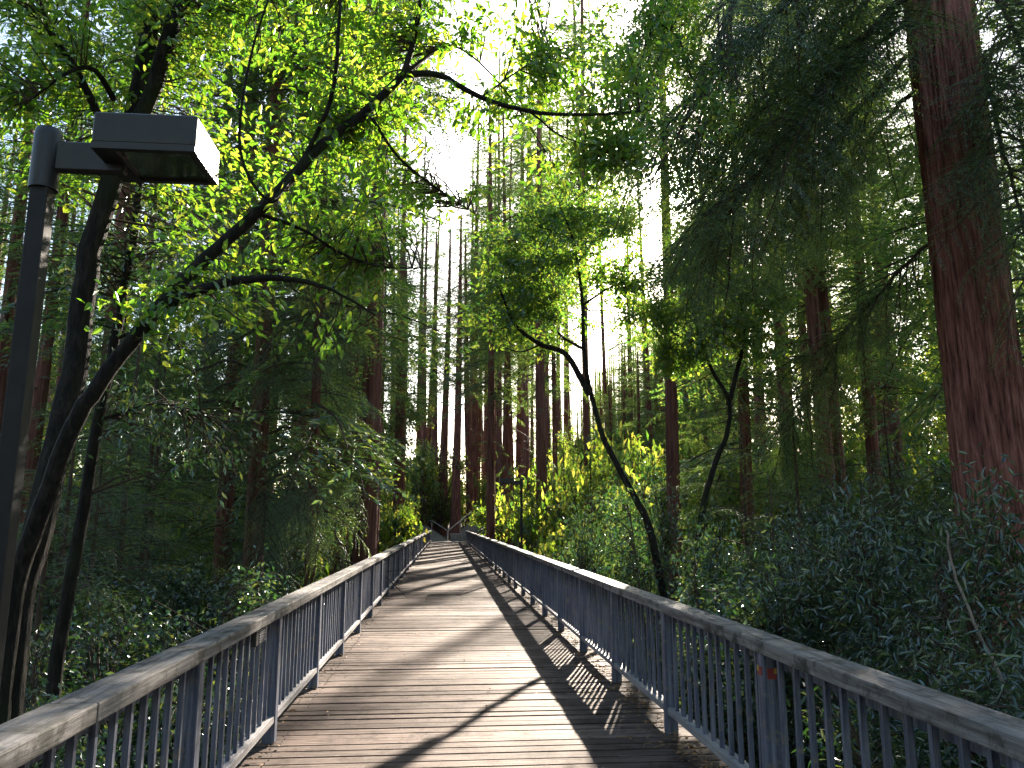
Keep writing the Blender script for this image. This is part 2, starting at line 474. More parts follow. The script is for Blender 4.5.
def trunk_mesh(name, r=0.4, h=34.0, sides=30, rings=70, seed=0, flare=0.45, mat='redwood_bark', groove=0.055, taper=0.8, z0=0.0, parent=None, sway=0.12, fine=False):
    rg = np.random.default_rng(seed)
    zz = z0 + (h - z0) * (np.linspace(0, 1, rings) ** 1.35)
    th = np.linspace(0, 2 * math.pi, sides, endpoint=False)
    rad = r * (1 - taper * (zz - z0) / (h - z0)) + r * flare * np.exp(-(zz - z0) / 1.1)
    ph = rg.uniform(0, 6.28, 6); fr = rg.uniform(0.12, 0.4, 6)
    ks = np.array([3, 5, 7, 11, 13, 17]); am = np.array([0.9, 0.7, 0.8, 0.6, 0.5, 0.5]) * groove
    d = np.zeros((rings, sides))
    for k, p, f_, a in zip(ks, ph, fr, am):
        d += a * np.cos(k * th[None, :] + p + 1.2 * np.sin(f_ * zz[:, None] + p * 3))
    if fine:
        for k, a in ((23, .5), (31, .5), (41, .4), (53, .35)):
            d += groove * a * np.cos(k * th[None, :] + k + 2.5 * np.sin(0.35 * zz[:, None] + k) + 0.8 * np.sin(1.7 * zz[:, None] + 2 * k))
    d += rg.normal(0, groove * 0.25, (rings, sides))
    rr = rad[:, None] * (1 + d)
    cx = sway * np.sin(zz * 0.11 + ph[0]); cy_ = sway * np.sin(zz * 0.09 + ph[1])
    cx -= cx[0]; cy_ -= cy_[0]
    V = np.stack([rr * np.cos(th) + cx[:, None], rr * np.sin(th) + cy_[:, None], np.repeat(zz[:, None], sides, 1)], -1).reshape(-1, 3)
    i = np.arange(rings - 1)[:, None] * sides; j = np.arange(sides)[None, :]; k = (j + 1) % sides
    F = np.stack([i + j, i + k, i + sides + k, i + sides + j], -1).reshape(-1, 4)
    mb = MB(); mb.add(V, F, 0, True)
    return mb.build(name, mat, parent)

def redwood_crown(seed, h=34.0, base=9.0, maxl=4.2, n=110, dead=14, branches=BR, top=0.6):
    rg = np.random.default_rng(seed)
    mb = MB()
    for i in range(n):
        u = (i + rg.random()) / n
        z = base + (h - base - 0.3) * u ** 1.08
        l = maxl * (1 - u) ** 0.65 * rg.uniform(0.55, 1.15) + top
        if u < 0.12: l *= rg.uniform(0.4, 1.0)
        b = branches[rg.integers(len(branches))]
        place_branch(mb, b, frame(rg.uniform(0, 6.283), rg.uniform(-0.32, 0.12) + 0.35 * u, l / 3.0, rg.normal(0, 0.25)), np.array((0, 0, z)))
    for i in range(dead):
        z = rg.uniform(2.5, base + 2)
        place_branch(mb, DEADB, frame(rg.uniform(0, 6.283), rg.uniform(-0.5, 0.1), rg.uniform(0.5, 1.2), rg.normal(0, 0.6)), np.array((0, 0, z)))
    return mb

def spray_burr(mb, seed, z0, z1, n, size, rad):
    """short sprouting sprays that redwoods carry straight on the trunk"""
    rg = np.random.default_rng(seed)
    for i in range(n):
        a = rg.uniform(0, 6.283); z = rg.uniform(z0, z1)
        place_branch(mb, BR[rg.integers(6)], frame(a, rg.uniform(-0.6, 0.2), size * rg.uniform(0.5, 1.2) / 3, rg.normal(0, 0.3)),
                     np.array((rad * math.cos(a), rad * math.sin(a), z)))

def tube_path(P, n=None):
    """smooth a polyline (Catmull-Rom)"""
    P = np.asarray(P, float)
    if len(P) < 3: return P
    d_ = np.linalg.norm(np.diff(P, axis=0), axis=1); md = np.median(d_)
    out_ = [P[0]]
    for a_, b_, l_ in zip(P[:-1], P[1:], d_):        # long spans get points of their own so the curve does not overshoot
        k_ = max(1, int(l_ / (1.6 * md)))
        out_ += [a_ + (b_ - a_) * (q_ + 1) / k_ for q_ in range(k_)]
    P = np.array(out_)
    Q = np.vstack([2 * P[0] - P[1], P, 2 * P[-1] - P[-2]])
    out = []
    m = 5
    for i in range(1, len(Q) - 2):
        for k in range(m):
            t_ = k / m
            a, b, c, d = Q[i - 1], Q[i], Q[i + 1], Q[i + 2]
            out.append(0.5 * ((2 * b) + (-a + c) * t_ + (2 * a - 5 * b + 4 * c - d) * t_ ** 2 + (-a + 3 * b - 3 * c + d) * t_ ** 3))
    out.append(P[-1])
    return np.array(out)

def limb(mb, P, r0, r1, sides=8, mi=0, wob=0.0, rg=rng):
    Q = tube_path(P)
    if wob:
        nz = np.cumsum(rg.normal(0, wob, Q.shape), 0)
        nz -= np.linspace(0, 1, len(Q))[:, None] * nz[-1]
        Q = Q + nz
    mb.tube(Q, np.linspace(r0, r1, len(Q)), sides, mi)
    return Q

GAPS = [((-1.04, 3.33, 3.33), tuple(SUN), 0.30), ((0, 0, 1.6), tuple(SUN), 0.22)]

def fill_leaves(wood, leaves, nodes, clumps, n_twig, per, L, Wd, seed, sag=0.25, twr=0.008, six=False, spread=0.35, mi=0, sidesN=4, droop=0.25, maxlen=None, origin=np.zeros(3)):
    """twigs grow from the nearest limb node to random points inside the clumps and carry leaves along their outer part"""
    rg = np.random.default_rng(seed)
    nodes = np.asarray(nodes, float)
    vol = np.array([np.prod(c[1]) ** 0.75 for c in clumps]); vol /= vol.sum()
    PP = []; DD = []
    for k in range(n_twig):
        c, rad = clumps[rg.choice(len(clumps), p=vol)][:2]
        v = rg.normal(0, 1, 3); v = v / np.linalg.norm(v) * rg.random() ** 0.45
        tip = np.array(c) + v * np.array(rad)
        dd = np.linalg.norm(nodes - tip, axis=1) + 0.25 * (nodes[:, 2] > tip[2] + 0.2)
        b = nodes[np.argsort(dd)[rg.integers(0, 3)]]
        if maxlen and np.linalg.norm(tip - b) > maxlen:
            continue
        mid = (b + tip) / 2 + rg.normal(0, 0.12, 3) * np.linalg.norm(tip - b) + np.array((0, 0, sag * 0.25 * np.linalg.norm(tip - b)))
        tt = np.linspace(0, 1, 5)[:, None]
        Q = (1 - tt) ** 2 * b + 2 * tt * (1 - tt) * mid + tt ** 2 * tip
        ln = np.linalg.norm(tip - b)
        if ln > 0.08:
            wood.tube(Q, np.linspace(twr * min(2.5, 0.6 + ln), twr * 0.3, 5), sidesN, 0)
        m = max(3, int(per * rg.uniform(0.6, 1.4)))
        s0 = max(0.25, 1 - 0.9 / max(ln, 0.3))
        s = rg.uniform(s0, 1.0, m) ** 0.8
        pts = np.stack([np.interp(s, tt[:, 0], Q[:, i]) for i in range(3)], 1) + rg.normal(0, spread * 0.25, (m, 3))
        ax = unit(Q[-1] - Q[2])
        d = ax * 0.6 + rg.normal(0, 0.65, (m, 3)) + np.array((0, 0, -droop))
        PP.append(pts); DD.append(d)
    PP = np.concatenate(PP); DD = np.concatenate(DD)
    keep = np.ones(len(PP), bool)
    for q, dr, rad in GAPS:              # openings in the leaves that the sun shines through
        v = PP + origin - np.array(q); t_ = v @ np.array(dr)
        keep &= ~((np.linalg.norm(v - t_[:, None] * np.array(dr), axis=1) < rad) & (t_ > 0))
    PP = PP[keep]; DD = DD[keep]
    leaf_quads(leaves, PP, DD, L * rg.uniform(0.65, 1.25, len(PP)), Wd * rg.uniform(0.8, 1.2, len(PP)), mi, roll=0.7, fold=0.2, six=six, rg=rg)

# ------------------------------------------------------------------ ground
def smooth(a, b, x):
    t_ = np.clip((x - a) / (b - a), 0, 1)
    return t_ * t_ * (3 - 2 * t_)

def ground_z(x, y):
    x = np.asarray(x, float); y = np.asarray(y, float)
    v = np.sin(np.pi * np.clip((y + 6) / 78, 0, 1)) ** 0.8
    side = 1.0 - 0.55 * smooth(4, 22, x) - 0.25 * smooth(10, 40, -x)
    z = -6.5 * v * side
    z = z + 0.045 * np.clip(y - 74, 0, 60) + 0.25 * np.sin(x * 0.45 + 1.3) * np.cos(y * 0.37) + 0.12 * np.sin(x * 1.3 + y * 0.9)
    under = (np.abs(x - 0.25) < 3.2) & (y < 68.5)
    z = np.where(under, np.minimum(z, -0.75), z)
    land = smooth(66.5, 68.2, y) * (1 - smooth(70, 74, y)) * (1 - smooth(3.0, 6.0, np.abs(x)))
    z = np.where(y > 67.6, z * (1 - land) - 0.03 * land, z)
    return z

gx = np.concatenate([-np.geomspace(420, 40, 14), np.linspace(-36, 36, 110), np.geomspace(40, 420, 14)])
gy = np.concatenate([-np.geomspace(200, 12, 10), np.linspace(-10, 110, 170), np.geomspace(114, 520, 16)])
GX, GY = np.meshgrid(gx, gy, indexing='ij')
GZ = ground_z(GX, GY)
mb = MB()
nx, ny = GX.shape
i = np.arange(nx - 1)[:, None] * ny; j = np.arange(ny - 1)[None, :]
F = np.stack([i + j, i + ny + j, i + ny + j + 1, i + j + 1], -1).reshape(-1, 4)
mb.add(np.stack([GX, GY, GZ], -1).reshape(-1, 3), F, 0, True)
g_o = mb.build('ground', 'forest_soil')
tag(g_o, 'brown forest floor of the ravine under the footbridge', 'ground', kind='structure')

# ------------------------------------------------------------------ footbridge
Y0, Y1 = -2.6, 68.0
XL, XR = -1.29, 1.775           # rail planes
bridge = empty('footbridge', (0, 0, 0), 'long wooden footbridge with weathered plank deck and slate blue baluster railings', 'footbridge')
mb = MB()
y = Y0
while y < Y1:
    w = 0.137
    ex = rnd.uniform(-0.02, 0.02)
    tilt = rnd.gauss(0, 0.006); tz = rnd.gauss(0, 0.0035)
    ct, st = math.cos(tilt), math.sin(tilt)
    mb.box(((XL + XR) / 2 + ex, y + w / 2, -0.026 + tz), (XR - XL + 0.34, w - rnd.uniform(0.006, 0.015), 0.05), 0, ((1, 0, 0), (0, ct, -st), (0, st, ct)))
    y += 0.1475
y = Y0
while y < 26:
    for X in (XL + 0.1, XR - 0.1):
        for q in (0.035, 0.105):
            mb.box((X + rnd.uniform(-.012, .012), y + q + rnd.uniform(-.006, .006), 0.0035), (0.008, 0.008, 0.006), 1)
    y += 0.1475
deck = mb.build('deck', ['deck_wood', 'dark_vent'], bridge)
for X in (XL + 0.1, (XL + XR) / 2, XR - 0.1):
    mb = MB(); mb.box((X, (Y0 + Y1) / 2, -0.35), (0.14, Y1 - Y0, 0.56)); mb.build('girder', 'girder_wood', bridge)
for k, yy in enumerate(np.arange(8, 66, 9.65)):
    mb = MB()
    gz = float(ground_z(0.3, yy)) - 0.4
    for X in (XL + 0.1, XR - 0.1):
        mb.box((X, yy, (gz - 0.64) / 2), (0.28, 0.28, abs(gz + 0.64)))
    mb.box(((XL + XR) / 2, yy, -0.76), (XR - XL + 0.3, 0.24, 0.24))
    mb.build('trestle', 'girder_wood', bridge)
SP = 1.93
post_y = [4.27 + SP * k for k in range(-3, 33)]
post_y = [v for v in post_y if v < Y1 + 0.05]
proto_post = None
for sx, X in ((1, XL), (-1, XR)):          # sx: direction to the walkway
    for k, yy in enumerate(post_y):
        if proto_post is None:
            b = MB(); b.box((0, 0, 0.452), (0.09, 0.09, 0.902))
            proto_post = bevel(b.build('post', 'post_paint', bridge), 0.006, 1)
            p = proto_post
        else:
            p = proto_post.copy(); COL.objects.link(p); p.parent = bridge
        p.location = (X + sx * 0.012, yy, 0)
        p.rotation_euler = (0, 0, math.pi * rnd.randint(0, 1))
        if sx == -1 and abs(yy - 4.27) < 0.1:
            q = MB(); q.box((0.0, -0.0475, 0.80), (0.05, 0.003, 0.055)); q.box((0.0275, -0.0475, 0.815), (0.03, 0.0038, 0.03), 1)
            q.box((-0.0475, 0.0, 0.81), (0.003, 0.06, 0.045)); q.box((-0.0475, 0.02, 0.82), (0.0038, 0.025, 0.03), 1)
            s_ = q.build('sticker', ['sticker_red', 'sticker_yellow'], bridge, (X + sx * 0.012, yy, 0))
            s_['label'] = 'torn red and yellow sticker near the top of the post'
    # cap boards, each two bays long, butted with a gap over a post
    cx = X - sx * 0.012
    yy = post_y[0] - 0.9 + (0.9 if sx == 1 else 0.0); k = 0
    yj = [Y0] + [v for v in post_y[1::2]] + [Y1 + 0.1] if sx == -1 else [Y0] + [v + 0.65 for v in post_y[0::2] if v + 0.65 < Y1 - 1] + [Y1 + 0.1]
    for a, b_ in zip(yj[:-1], yj[1:]):
        m_ = MB(); m_.box((0, 0, 0), (0.178, b_ - a - 0.006, 0.07))
        o = bevel(m_.build('handrail', 'cap_wood', bridge, (cx, (a + b_) / 2, 0.941 + rnd.uniform(-0.003, 0.003))), 0.008, 2)
    m_ = MB(); m_.box((0, (Y0 + Y1) / 2, 0.866), (0.036, Y1 - Y0, 0.076)); m_.build('sub_rail', 'post_paint', bridge, (X - sx * 0.055, 0, 0))
    # bottom rail runs between the posts
    for a, b_ in zip(post_y[:-1], post_y[1:]):
        m_ = MB(); m_.box((0, 0, 0), (0.085, b_ - a - 0.094, 0.044))
        m_.build('bottom_rail', 'rail_wood', bridge, (X + sx * 0.008, (a + b_) / 2, 0.175 + rnd.uniform(-0.004, 0.004)))

# balusters: eleven to a bay; the nearest as parts, the rest of each railing as one part
bal = None
far_b = MB()
cnt = 0
bays = [v for v in post_y if v > 1.5]
for a in bays:
    for sx, X in ((1, XL), (-1, XR)):
        for k in range(11):
            yy = a + SP * (k + 1) / 12.0
            if yy > Y1 - 0.05: continue
            loc = (X + sx * 0.006, yy, 0)
            if cnt < 96:
                if bal is None:
                    b = MB(); b.box((0, 0, 0.545), (0.026, 0.026, 0.70)); bal = b.build('baluster', 'post_paint', bridge); q = bal
                else:
                    q = bal.copy(); COL.objects.link(q); q.parent = bridge
                q.location = loc; q.rotation_euler = (rnd.gauss(0, 0.004), rnd.gauss(0, 0.004), math.pi / 2 * rnd.randint(0, 3))
                cnt += 1
            else:
                far_b.box((loc[0], loc[1], 0.545), (0.026, 0.026, 0.70))
fb = far_b.build('baluster', 'post_paint', bridge); fb['kind'] = 'stuff'

# small louvred light box fixed under the left handrail
b = MB(); b.box((0, 0, 0.845), (0.05, 0.30, 0.115))
vent = bevel(b.build('rail_light', 'dark_vent', bridge, (XL + 0.02, 5.62, 0)), 0.005, 1)
b = MB()
for k in range(6):
    b.box((0.028, 0.02, 0.805 + 0.016 * k), (0.008, 0.20, 0.007))
b.build('louvre', 'rail_wood', vent)

# ------------------------------------------------------------------ lamps
def make_lamp(label, loc, h=3.42, group='lamp posts along the footbridge', armx=1):
    r = empty('street_lamp', loc, label, 'street lamp', group)
    b = MB(); b.box((0, 0, (h - 0.30 - 4.6) / 2), (0.076, 0.076, h - 0.30 + 4.6)); bevel(b.build('pole', 'pole_paint', r), 0.008, 2)
    b = MB(); b.tube([(0, 0, h - 0.31), (0, 0, h - 0.06), (0, 0, h - 0.03), (0, 0, h - 0.02)], [0.058, 0.058, 0.053, 0.001], 20, 0, True)
    b.tube([(0, 0, h - 0.312), (0, 0, h - 0.31)], [0.036, 0.058], 20, 0, False)
    b.build('collar', 'lamp_bronze', r)
    b = MB(); b.box((armx * 0.19, 0, h - 0.155), (0.30, 0.05, 0.135)); bevel(b.build('arm', 'lamp_bronze', r), 0.006, 1)
    # lamp head: open-bottomed box with rim, lens set inside
    L_, D_, H_ = 0.43, 0.34, 0.165
    cx = armx * (0.26 + L_ / 2); zc = h - 0.10
    b = MB(); b.box((cx, 0, zc + 0.012), (L_, D_, H_ - 0.024))
    head = bevel(b.build('lamp_head', 'lamp_bronze', r), 0.014, 3)
    b = MB()
    zb = zc - H_ / 2 + 0.012
    t_ = 0.03
    b.box((cx, D_ / 2 - t_ / 2, zb), (L_, t_, 0.03)); b.box((cx, -D_ / 2 + t_ / 2, zb), (L_, t_, 0.03))
    b.box((cx + L_ / 2 - t_ / 2 - 0.0015, 0, zb), (t_, D_ - 2 * t_, 0.03)); b.box((cx - L_ / 2 + 0.045, 0, zb), (0.09, D_ - 2 * t_, 0.03))
    b.build('rim', 'lamp_bronze', head)
    b = MB(); b.box((cx + 0.03, 0, zb + 0.020), (L_ - 0.12, D_ - 0.064, 0.006))
    for k in range(5):
        b.box((cx + 0.03, -0.1 + 0.05 * k, zb + 0.019), (L_ - 0.16, 0.012, 0.006), 0)
    b.build('reflector', 'lamp_reflector', head)
    b = MB(); b.box((cx + 0.03, 0, zb - 0.004), (L_ - 0.122, D_ - 0.062, 0.005)); b.build('lens', 'lamp_glass', head)
    return r

p = at(45, 140, 3.3)
lamp1 = make_lamp('near bronze lamp post with square head lit white on one end, beside the left railing', (p[0], 3.33, 0), h=float(at(45, 121, 3.3)[2]))
p = at(520, 480, 24)
l2 = dup(lamp1, (2.35, 24.2, -0.35), math.pi); l2['label'] = 'dark lamp post behind the right railing, midway along the footbridge'
l3 = dup(lamp1, (-2.1, 55.0, -0.05), 0); l3['label'] = 'small distant lamp post left of the far end of the footbridge'

# ------------------------------------------------------------------ stairs at the far end
landing = MB(); landing.box((0.3, 70.2, -0.08), (5.6, 4.3, 0.14)); lo = landing.build('landing', 'concrete')
tag(lo, 'pale concrete landing at the far end of the footbridge', 'paving', kind='structure')
st = empty('stairway', (-1.0, 72.4, 0), 'concrete steps climbing left beyond the far end of the footbridge', 'stairs')
for k in range(8):
    b = MB(); b.box((-0.25 * k - 0.0, 0.42 * k, 0.075 + 0.16 * k - 0.15), (2.4, 0.43, 0.16 + 0.3)); b.build('step', 'concrete', st)
st2 = empty('stairway', (1.7, 72.4, 0), 'stone steps climbing right beyond the far end of the footbridge', 'stairs')
for k in range(10):
    b = MB(); b.box((0.16 * k, 0.40 * k, 0.075 + 0.17 * k - 0.15), (2.0, 0.41, 0.17 + 0.3)); b.build('step', 'stone', st2)
def pipe_rail(label, pts, posts):
    r = empty('pipe_rail', pts[0], label, 'handrail', 'pipe handrails on the far steps')
    P = np.array(pts) - np.array(pts[0])
    b = MB(); b.tube(P, np.full(len(P), 0.035), 8); b.build('rail', 'pipe_metal', r)
    for q in posts:
        q = np.array(q) - np.array(pts[0]); b = MB(); b.tube([q - np.array((0, 0, 0.95)), q], [0.03, 0.03], 8); b.build('leg', 'pipe_metal', r)
a0, a1, a2 = at(428.5, 521, 75), at(432, 520.5, 74.5), at(447.5, 530.6, 71.5)
pipe_rail('pale pipe handrail sloping down to the middle post on the left of the far steps', [a0, a1, a2], [a1, a2])
b0, b1 = at(448.2, 530.6, 71.5), at(471.5, 511.5, 75.5)
pipe_rail('pale pipe handrail climbing to the right on the far steps', [b0, b1], [b0, (b0 + b1) / 2, b1])
c0, c1 = at(412, 510, 73), at(424.5, 529, 69.8)
pipe_rail('pale pipe handrail left of the end of the left railing', [c0, c1], [c0, c1])
for k, (pxa, pxb, hh) in enumerate([(450, 466, 0.55), (466, 480, 0.9)]):
    pa, pb = at(pxa, 530, 71.2), at(pxb, 530, 71.2)
    b = MB()
    for r_ in range(int(hh / 0.22) + 1):
        nb = 3
        for c_ in range(nb):
            wv = (pb[0] - pa[0]) / nb
            b.box((c_ * wv + wv / 2 + (0.06 if r_ % 2 else 0), rnd.uniform(-0.03, 0.03), 0.11 + 0.22 * r_), (wv - 0.02, 0.4, 0.205))
    o = bevel(b.build('stone_wall', 'stone', None, (pa[0], 71.0, 0)), 0.02, 1)
    tag(o, ['low block wall at the foot of the right far steps', 'taller block wall right of the far steps'][k], 'wall', 'block walls by the far steps')

# ------------------------------------------------------------------ redwood kinds
def make_redwood(r, seed, base, maxl, n, burr=None, h=34.0, dead=14, mat='redwood_bark'):
    root = empty('redwood_tree', (0, 0, 0), 'redwood', 'tree')
    tr_ = trunk_mesh('trunk', r, h, 26, 56, seed, mat=mat, parent=root)
    c = redwood_crown(seed, h, base, maxl, n, dead)
    if burr: spray_burr(c, seed + 9, *burr, r * 0.8)
    c.build('crown', ['twig_bark', 'redwood_needles'], root)
    return root

KIND = [make_redwood(0.40, 1, 10.0, 4.0, 125, (3, 11, 16, 1.4)),
        make_redwood(0.36, 2, 12.0, 3.6, 105, (3, 13, 12, 1.2)),
        make_redwood(0.42, 3, 6.0, 4.6, 155, (1, 8, 16, 1.6)),
        make_redwood(0.30, 4, 15.0, 3.0, 80, (6, 16, 12, 1.0), dead=18),
        make_redwood(0.36, 5, 9.0, 3.6, 98, (1, 10, 12, 1.3), dead=22),
        make_redwood(0.30, 6, 17.0, 2.6, 66, (5, 16, 8, .8), dead=22)]
KR = [0.40, 0.36, 0.42, 0.30, 0.36, 0.30]
used = [False] * len(KIND)

def plant(kind, x, y, rad, label, group, hs=1.0, rz=None, z=None):
    root = KIND[kind]
    if used[kind]:
        root = dup(root)
    used[kind] = True
    z = float(ground_z(x, y)) - 0.15 if z is None else z
    root.location = (x, y, z)
    root.rotation_euler = (rnd.gauss(0, 0.012), rnd.gauss(0, 0.014), rnd.uniform(0, 6.28) if rz is None else rz)
    root.scale = (hs, hs, hs)
    s = rad / KR[kind] / hs
    for c in root.children:
        if c.name.startswith('trunk'): c.scale = (s, s, 1)
    root['label'] = label; root['category'] = 'tree'
    if group: root['group'] = group
    return root

def px_x(px, Y):          # world x of a picture column at eye height
    return float(at(px, 523, Y)[0])

# trees that can be named one by one
G1 = 'redwoods near the footbridge'
NAMED = [
    (1, 399, 50, 0.46, 'straight dark redwood just right of the thick shaggy redwood'),
    (4, 316, 17, 0.13, 'thin dark young redwood standing alone behind the left railing'),
    (5, 671, 25, 0.27, 'dark redwood rising between the two small bay trees'),
    (4, 745, 27, 0.27, 'redwood with blue green lower sprays right of the small bay trees'),
    (1, 832, 24, 0.30, 'dark double stemmed redwood, left stem, left of the giant trunk'),
    (3, 846, 24.5, 0.28, 'dark double stemmed redwood, right stem, left of the giant trunk'),
    (0, 877, 26, 0.27, 'dark redwood second nearest to the giant trunk on its left'),
    (5, 905, 29, 0.22, 'slim redwood showing just left of the giant trunk'),
    (3, 491, 44, 0.30, 'brown redwood standing just right of the far end of the footbridge'),
    (5, 505, 52, 0.28, 'pale mossy redwood behind the midway lamp post, left of a pair'),
    (5, 516, 46, 0.29, 'pale straight redwood behind the midway lamp post, right of a pair'),
    (5, 546, 42, 0.38, 'reddish sunlit redwood right of the midway lamp post'),
    (3, 557, 44, 0.20, 'slim companion stem of the reddish sunlit redwood'),
    (5, 442, 82, 0.52, 'orange lit redwood pair beyond the far steps, right stem'),
    (5, 434, 84, 0.48, 'orange lit redwood pair beyond the far steps, left stem'),
    (3, 455, 78, 0.50, 'dark redwood rising straight beyond the landing'),
    (3, 425, 80, 0.42, 'slim reddish redwood left of the distant small lamp post'),
    (5, 471, 84, 0.46, 'brown redwood beyond the block wall at the far steps'),
    (0, 100, 20, 0.35, 'bluish redwood half hidden behind the leaning bay tree'),
    (2, 228, 23, 0.30, 'redwood standing back between the bay tree and the thin young redwood'),
    (4, 655, 57, 0.30, 'feathery redwood just left of the low sun'),
    (1, 712, 66, 0.34, 'feathery redwood close to the low sun on its right, farther of a pair'),
    (0, 735, 50, 0.32, 'feathery redwood right of the low sun, nearer of a pair'),
    (1, 633, 74, 0.36, 'tall redwood two trees left of the low sun'),
    (2, 1035, 16, 0.30, 'dark redwood at the right edge behind the giant trunk'),
]
for k, px, Y, rad, lab in NAMED:
    plant(k, px_x(px, Y), Y, rad, lab, G1)

# forest fill: every trunk sited in the world, clear of the bridge and of the strip the sun shines down
fill = []
taken = [(px_x(px, Y), Y) for _, px, Y, _, _ in NAMED] + [(px_x(362, 25), 25), (px_x(255, 17.5), 17.5)]
def lane(x, y):                     # inside the sun's corridor above the deck
    xa = 0.324 * (y - 68) - 1.2; xb = 0.324 * (y - 3) + 1.7
    return xa - 2.0 < x < xb + 2.0
def sunward(x, y):                  # straight between the camera and the low sun
    return abs(x - 0.324 * y) < (2.6 if y < 40 else 1.3) and y < 85
KBASE = [9.0, 11.0, 5.0, 14.0, 8.0, 16.0]      # height at which each kind's foliage starts
def shades_deck(kind, hs, x, y):
    """would this tree's crown stand in the sunlight that falls on the walkway?"""
    gz = float(ground_z(x, y))
    w_ = 2.6 * hs
    for x0 in (-1.0 - w_, -1.0, 0.25, 1.6, 1.6 + w_):
        dy = (x - x0) / 0.324
        if 2 < y - dy < 68 and dy > 0:
            h = 0.466 * dy
            if KBASE[kind] * hs + gz - 1.0 < h < 34 * hs + gz: return True
    return False
def try_fill(n, xr, yr, kinds, minr=2.6, lanes=0.4, rr=(0.16, 0.34), seed=1, hr=(0.85, 1.12)):
    g = np.random.default_rng(seed)
    c = 0
    for _ in range(n * 60):
        if c >= n: break
        y = g.uniform(*yr); x = g.uniform(*xr) * (y / yr[1] * 0.6 + 0.4)
        kind = int(g.choice(kinds)); hs = g.uniform(*hr)
        if abs(x - 0.25) < 4.2 and y < 79: continue
        px, py = screen((x, y, 3.0))
        if not (-60 < px < 1100): continue
        if any((x - a) ** 2 + (y - b_) ** 2 < minr ** 2 for a, b_ in taken): continue
        if sunward(x, y) or (shades_deck(kind, hs, x, y) and g.random() > lanes): continue
        taken.append((x, y)); c += 1
        fill.append((kind, x, y, g.uniform(*rr) * (0.8 + y / 110), px, hs))
try_fill(17, (4.5, 48), (24, 52), [3, 5, 5, 1], 2.8, 0.03, seed=3)
try_fill(20, (-46, -4.5), (20, 52), [1, 3, 3, 5], 2.8, 1.0, seed=4)
try_fill(13, (14, 80), (52, 95), [3, 3, 5, 5], 2.8, 0.0, seed=5)
try_fill(20, (-62, -4), (52, 95), [3, 3, 5, 5], 2.8, 1.0, seed=6)
try_fill(16, (4, 26), (76, 118), [3, 5, 1, 0], 2.6, 0.0, rr=(0.2, 0.3), seed=7, hr=(1.35, 1.7))
try_fill(7, (-16, 4), (76, 118), [3, 5, 5, 1], 2.6, 0.0, rr=(0.2, 0.34), seed=8, hr=(1.3, 1.6))
try_fill(16, (10, 36), (66, 120), [0, 2, 4], 2.6, 0.0, rr=(0.15, 0.28), seed=9, hr=(0.5, 0.8))
try_fill(5, (-60, -10), (98, 125), [0, 2, 4], 3.2, 0.0, rr=(0.3, 0.5), seed=10)
def band_fill(n, xr, yr, seed, minr=2.2):
    g = np.random.default_rng(seed); c = 0
    for _ in range(n * 80):
        if c >= n: break
        y = g.uniform(*yr); x = g.uniform(*xr)
        if abs(x - 0.25) < 4.2 and y < 79: continue
        if not (455 < screen((x, y, 3.0))[0] < 735): continue
        if any((x - a) ** 2 + (y - b_) ** 2 < minr ** 2 for a, b_ in taken): continue
        gz = float(ground_z(x, y)); low = g.random() < 0.6
        w = 1.6 if low else 2.8
        lo = max((x - 1.6 - w) / 0.324, y - 68, 0.0) * 0.466; hi = min((x + 1.0 + w) / 0.324, y - 3) * 0.466
        if hi <= lo: kind, hs = int(g.choice([5, 3, 3, 1] if x < 14 else [0, 2, 4, 1])), g.uniform(1.0, 1.5)
        elif low:
            kind = int(g.choice([0, 2, 4])); hs = min(1.6, (lo - 0.5 - gz) / 34) * g.uniform(.9, 1.0)
            if hs < 0.3 or x < 9: continue
        else:
            kind = int(g.choice([3, 5, 1])); hs = max(1.0, (hi + 0.5 - gz) / KBASE[kind])
            if hs > 1.9: continue
        if any(abs(x - 0.324 * y - q) < 1.8 * hs and KBASE[kind] * hs + gz < 0.466 * y + 1.8 < 34 * hs + gz + 1 for q in (0, -2.1)): continue
        taken.append((x, y)); c += 1
        fill.append((kind, x, y, g.uniform(.2, .34), screen((x, y, 3.0))[0], hs))
    print('band', c)
band_fill(22, (6, 30), (50, 85), 21)
band_fill(36, (4, 55), (80, 130), 22)
band_fill(24, (12, 44), (66, 125), 23)
zones = [('behind the near lamp', -400, 120), ('behind the long arching branch', 120, 318),
         ('left of the footbridge end', 318, 430), ('beyond the footbridge end', 430, 560),
         ('behind the small bay trees', 560, 730), ('left of the giant trunk', 730, 940), ('right of the giant trunk', 940, 2000)]
for zn, a, b_ in zones:
    for depth, ya, yb in (('near rank', 0, 52), ('middle rank', 52, 80), ('far rank', 80, 105), ('farthest rank', 105, 300)):
        row = sorted([f_ for f_ in fill if a <= f_[4] < b_ and ya <= f_[2] < yb], key=lambda f_: f_[4])
        for k, (kd, x, y, rad, px, hs) in enumerate(row):
            plant(kd, x, y, rad, f'{ORD[min(k + 1, 29)]} slim redwood from the left in the {depth} {zn}', 'slim redwoods of the forest behind', hs=hs)
            if len(row) > 29: print('ROW TOO LONG', zn, depth, len(row))
print('redwoods', len(fill) + len(NAMED))

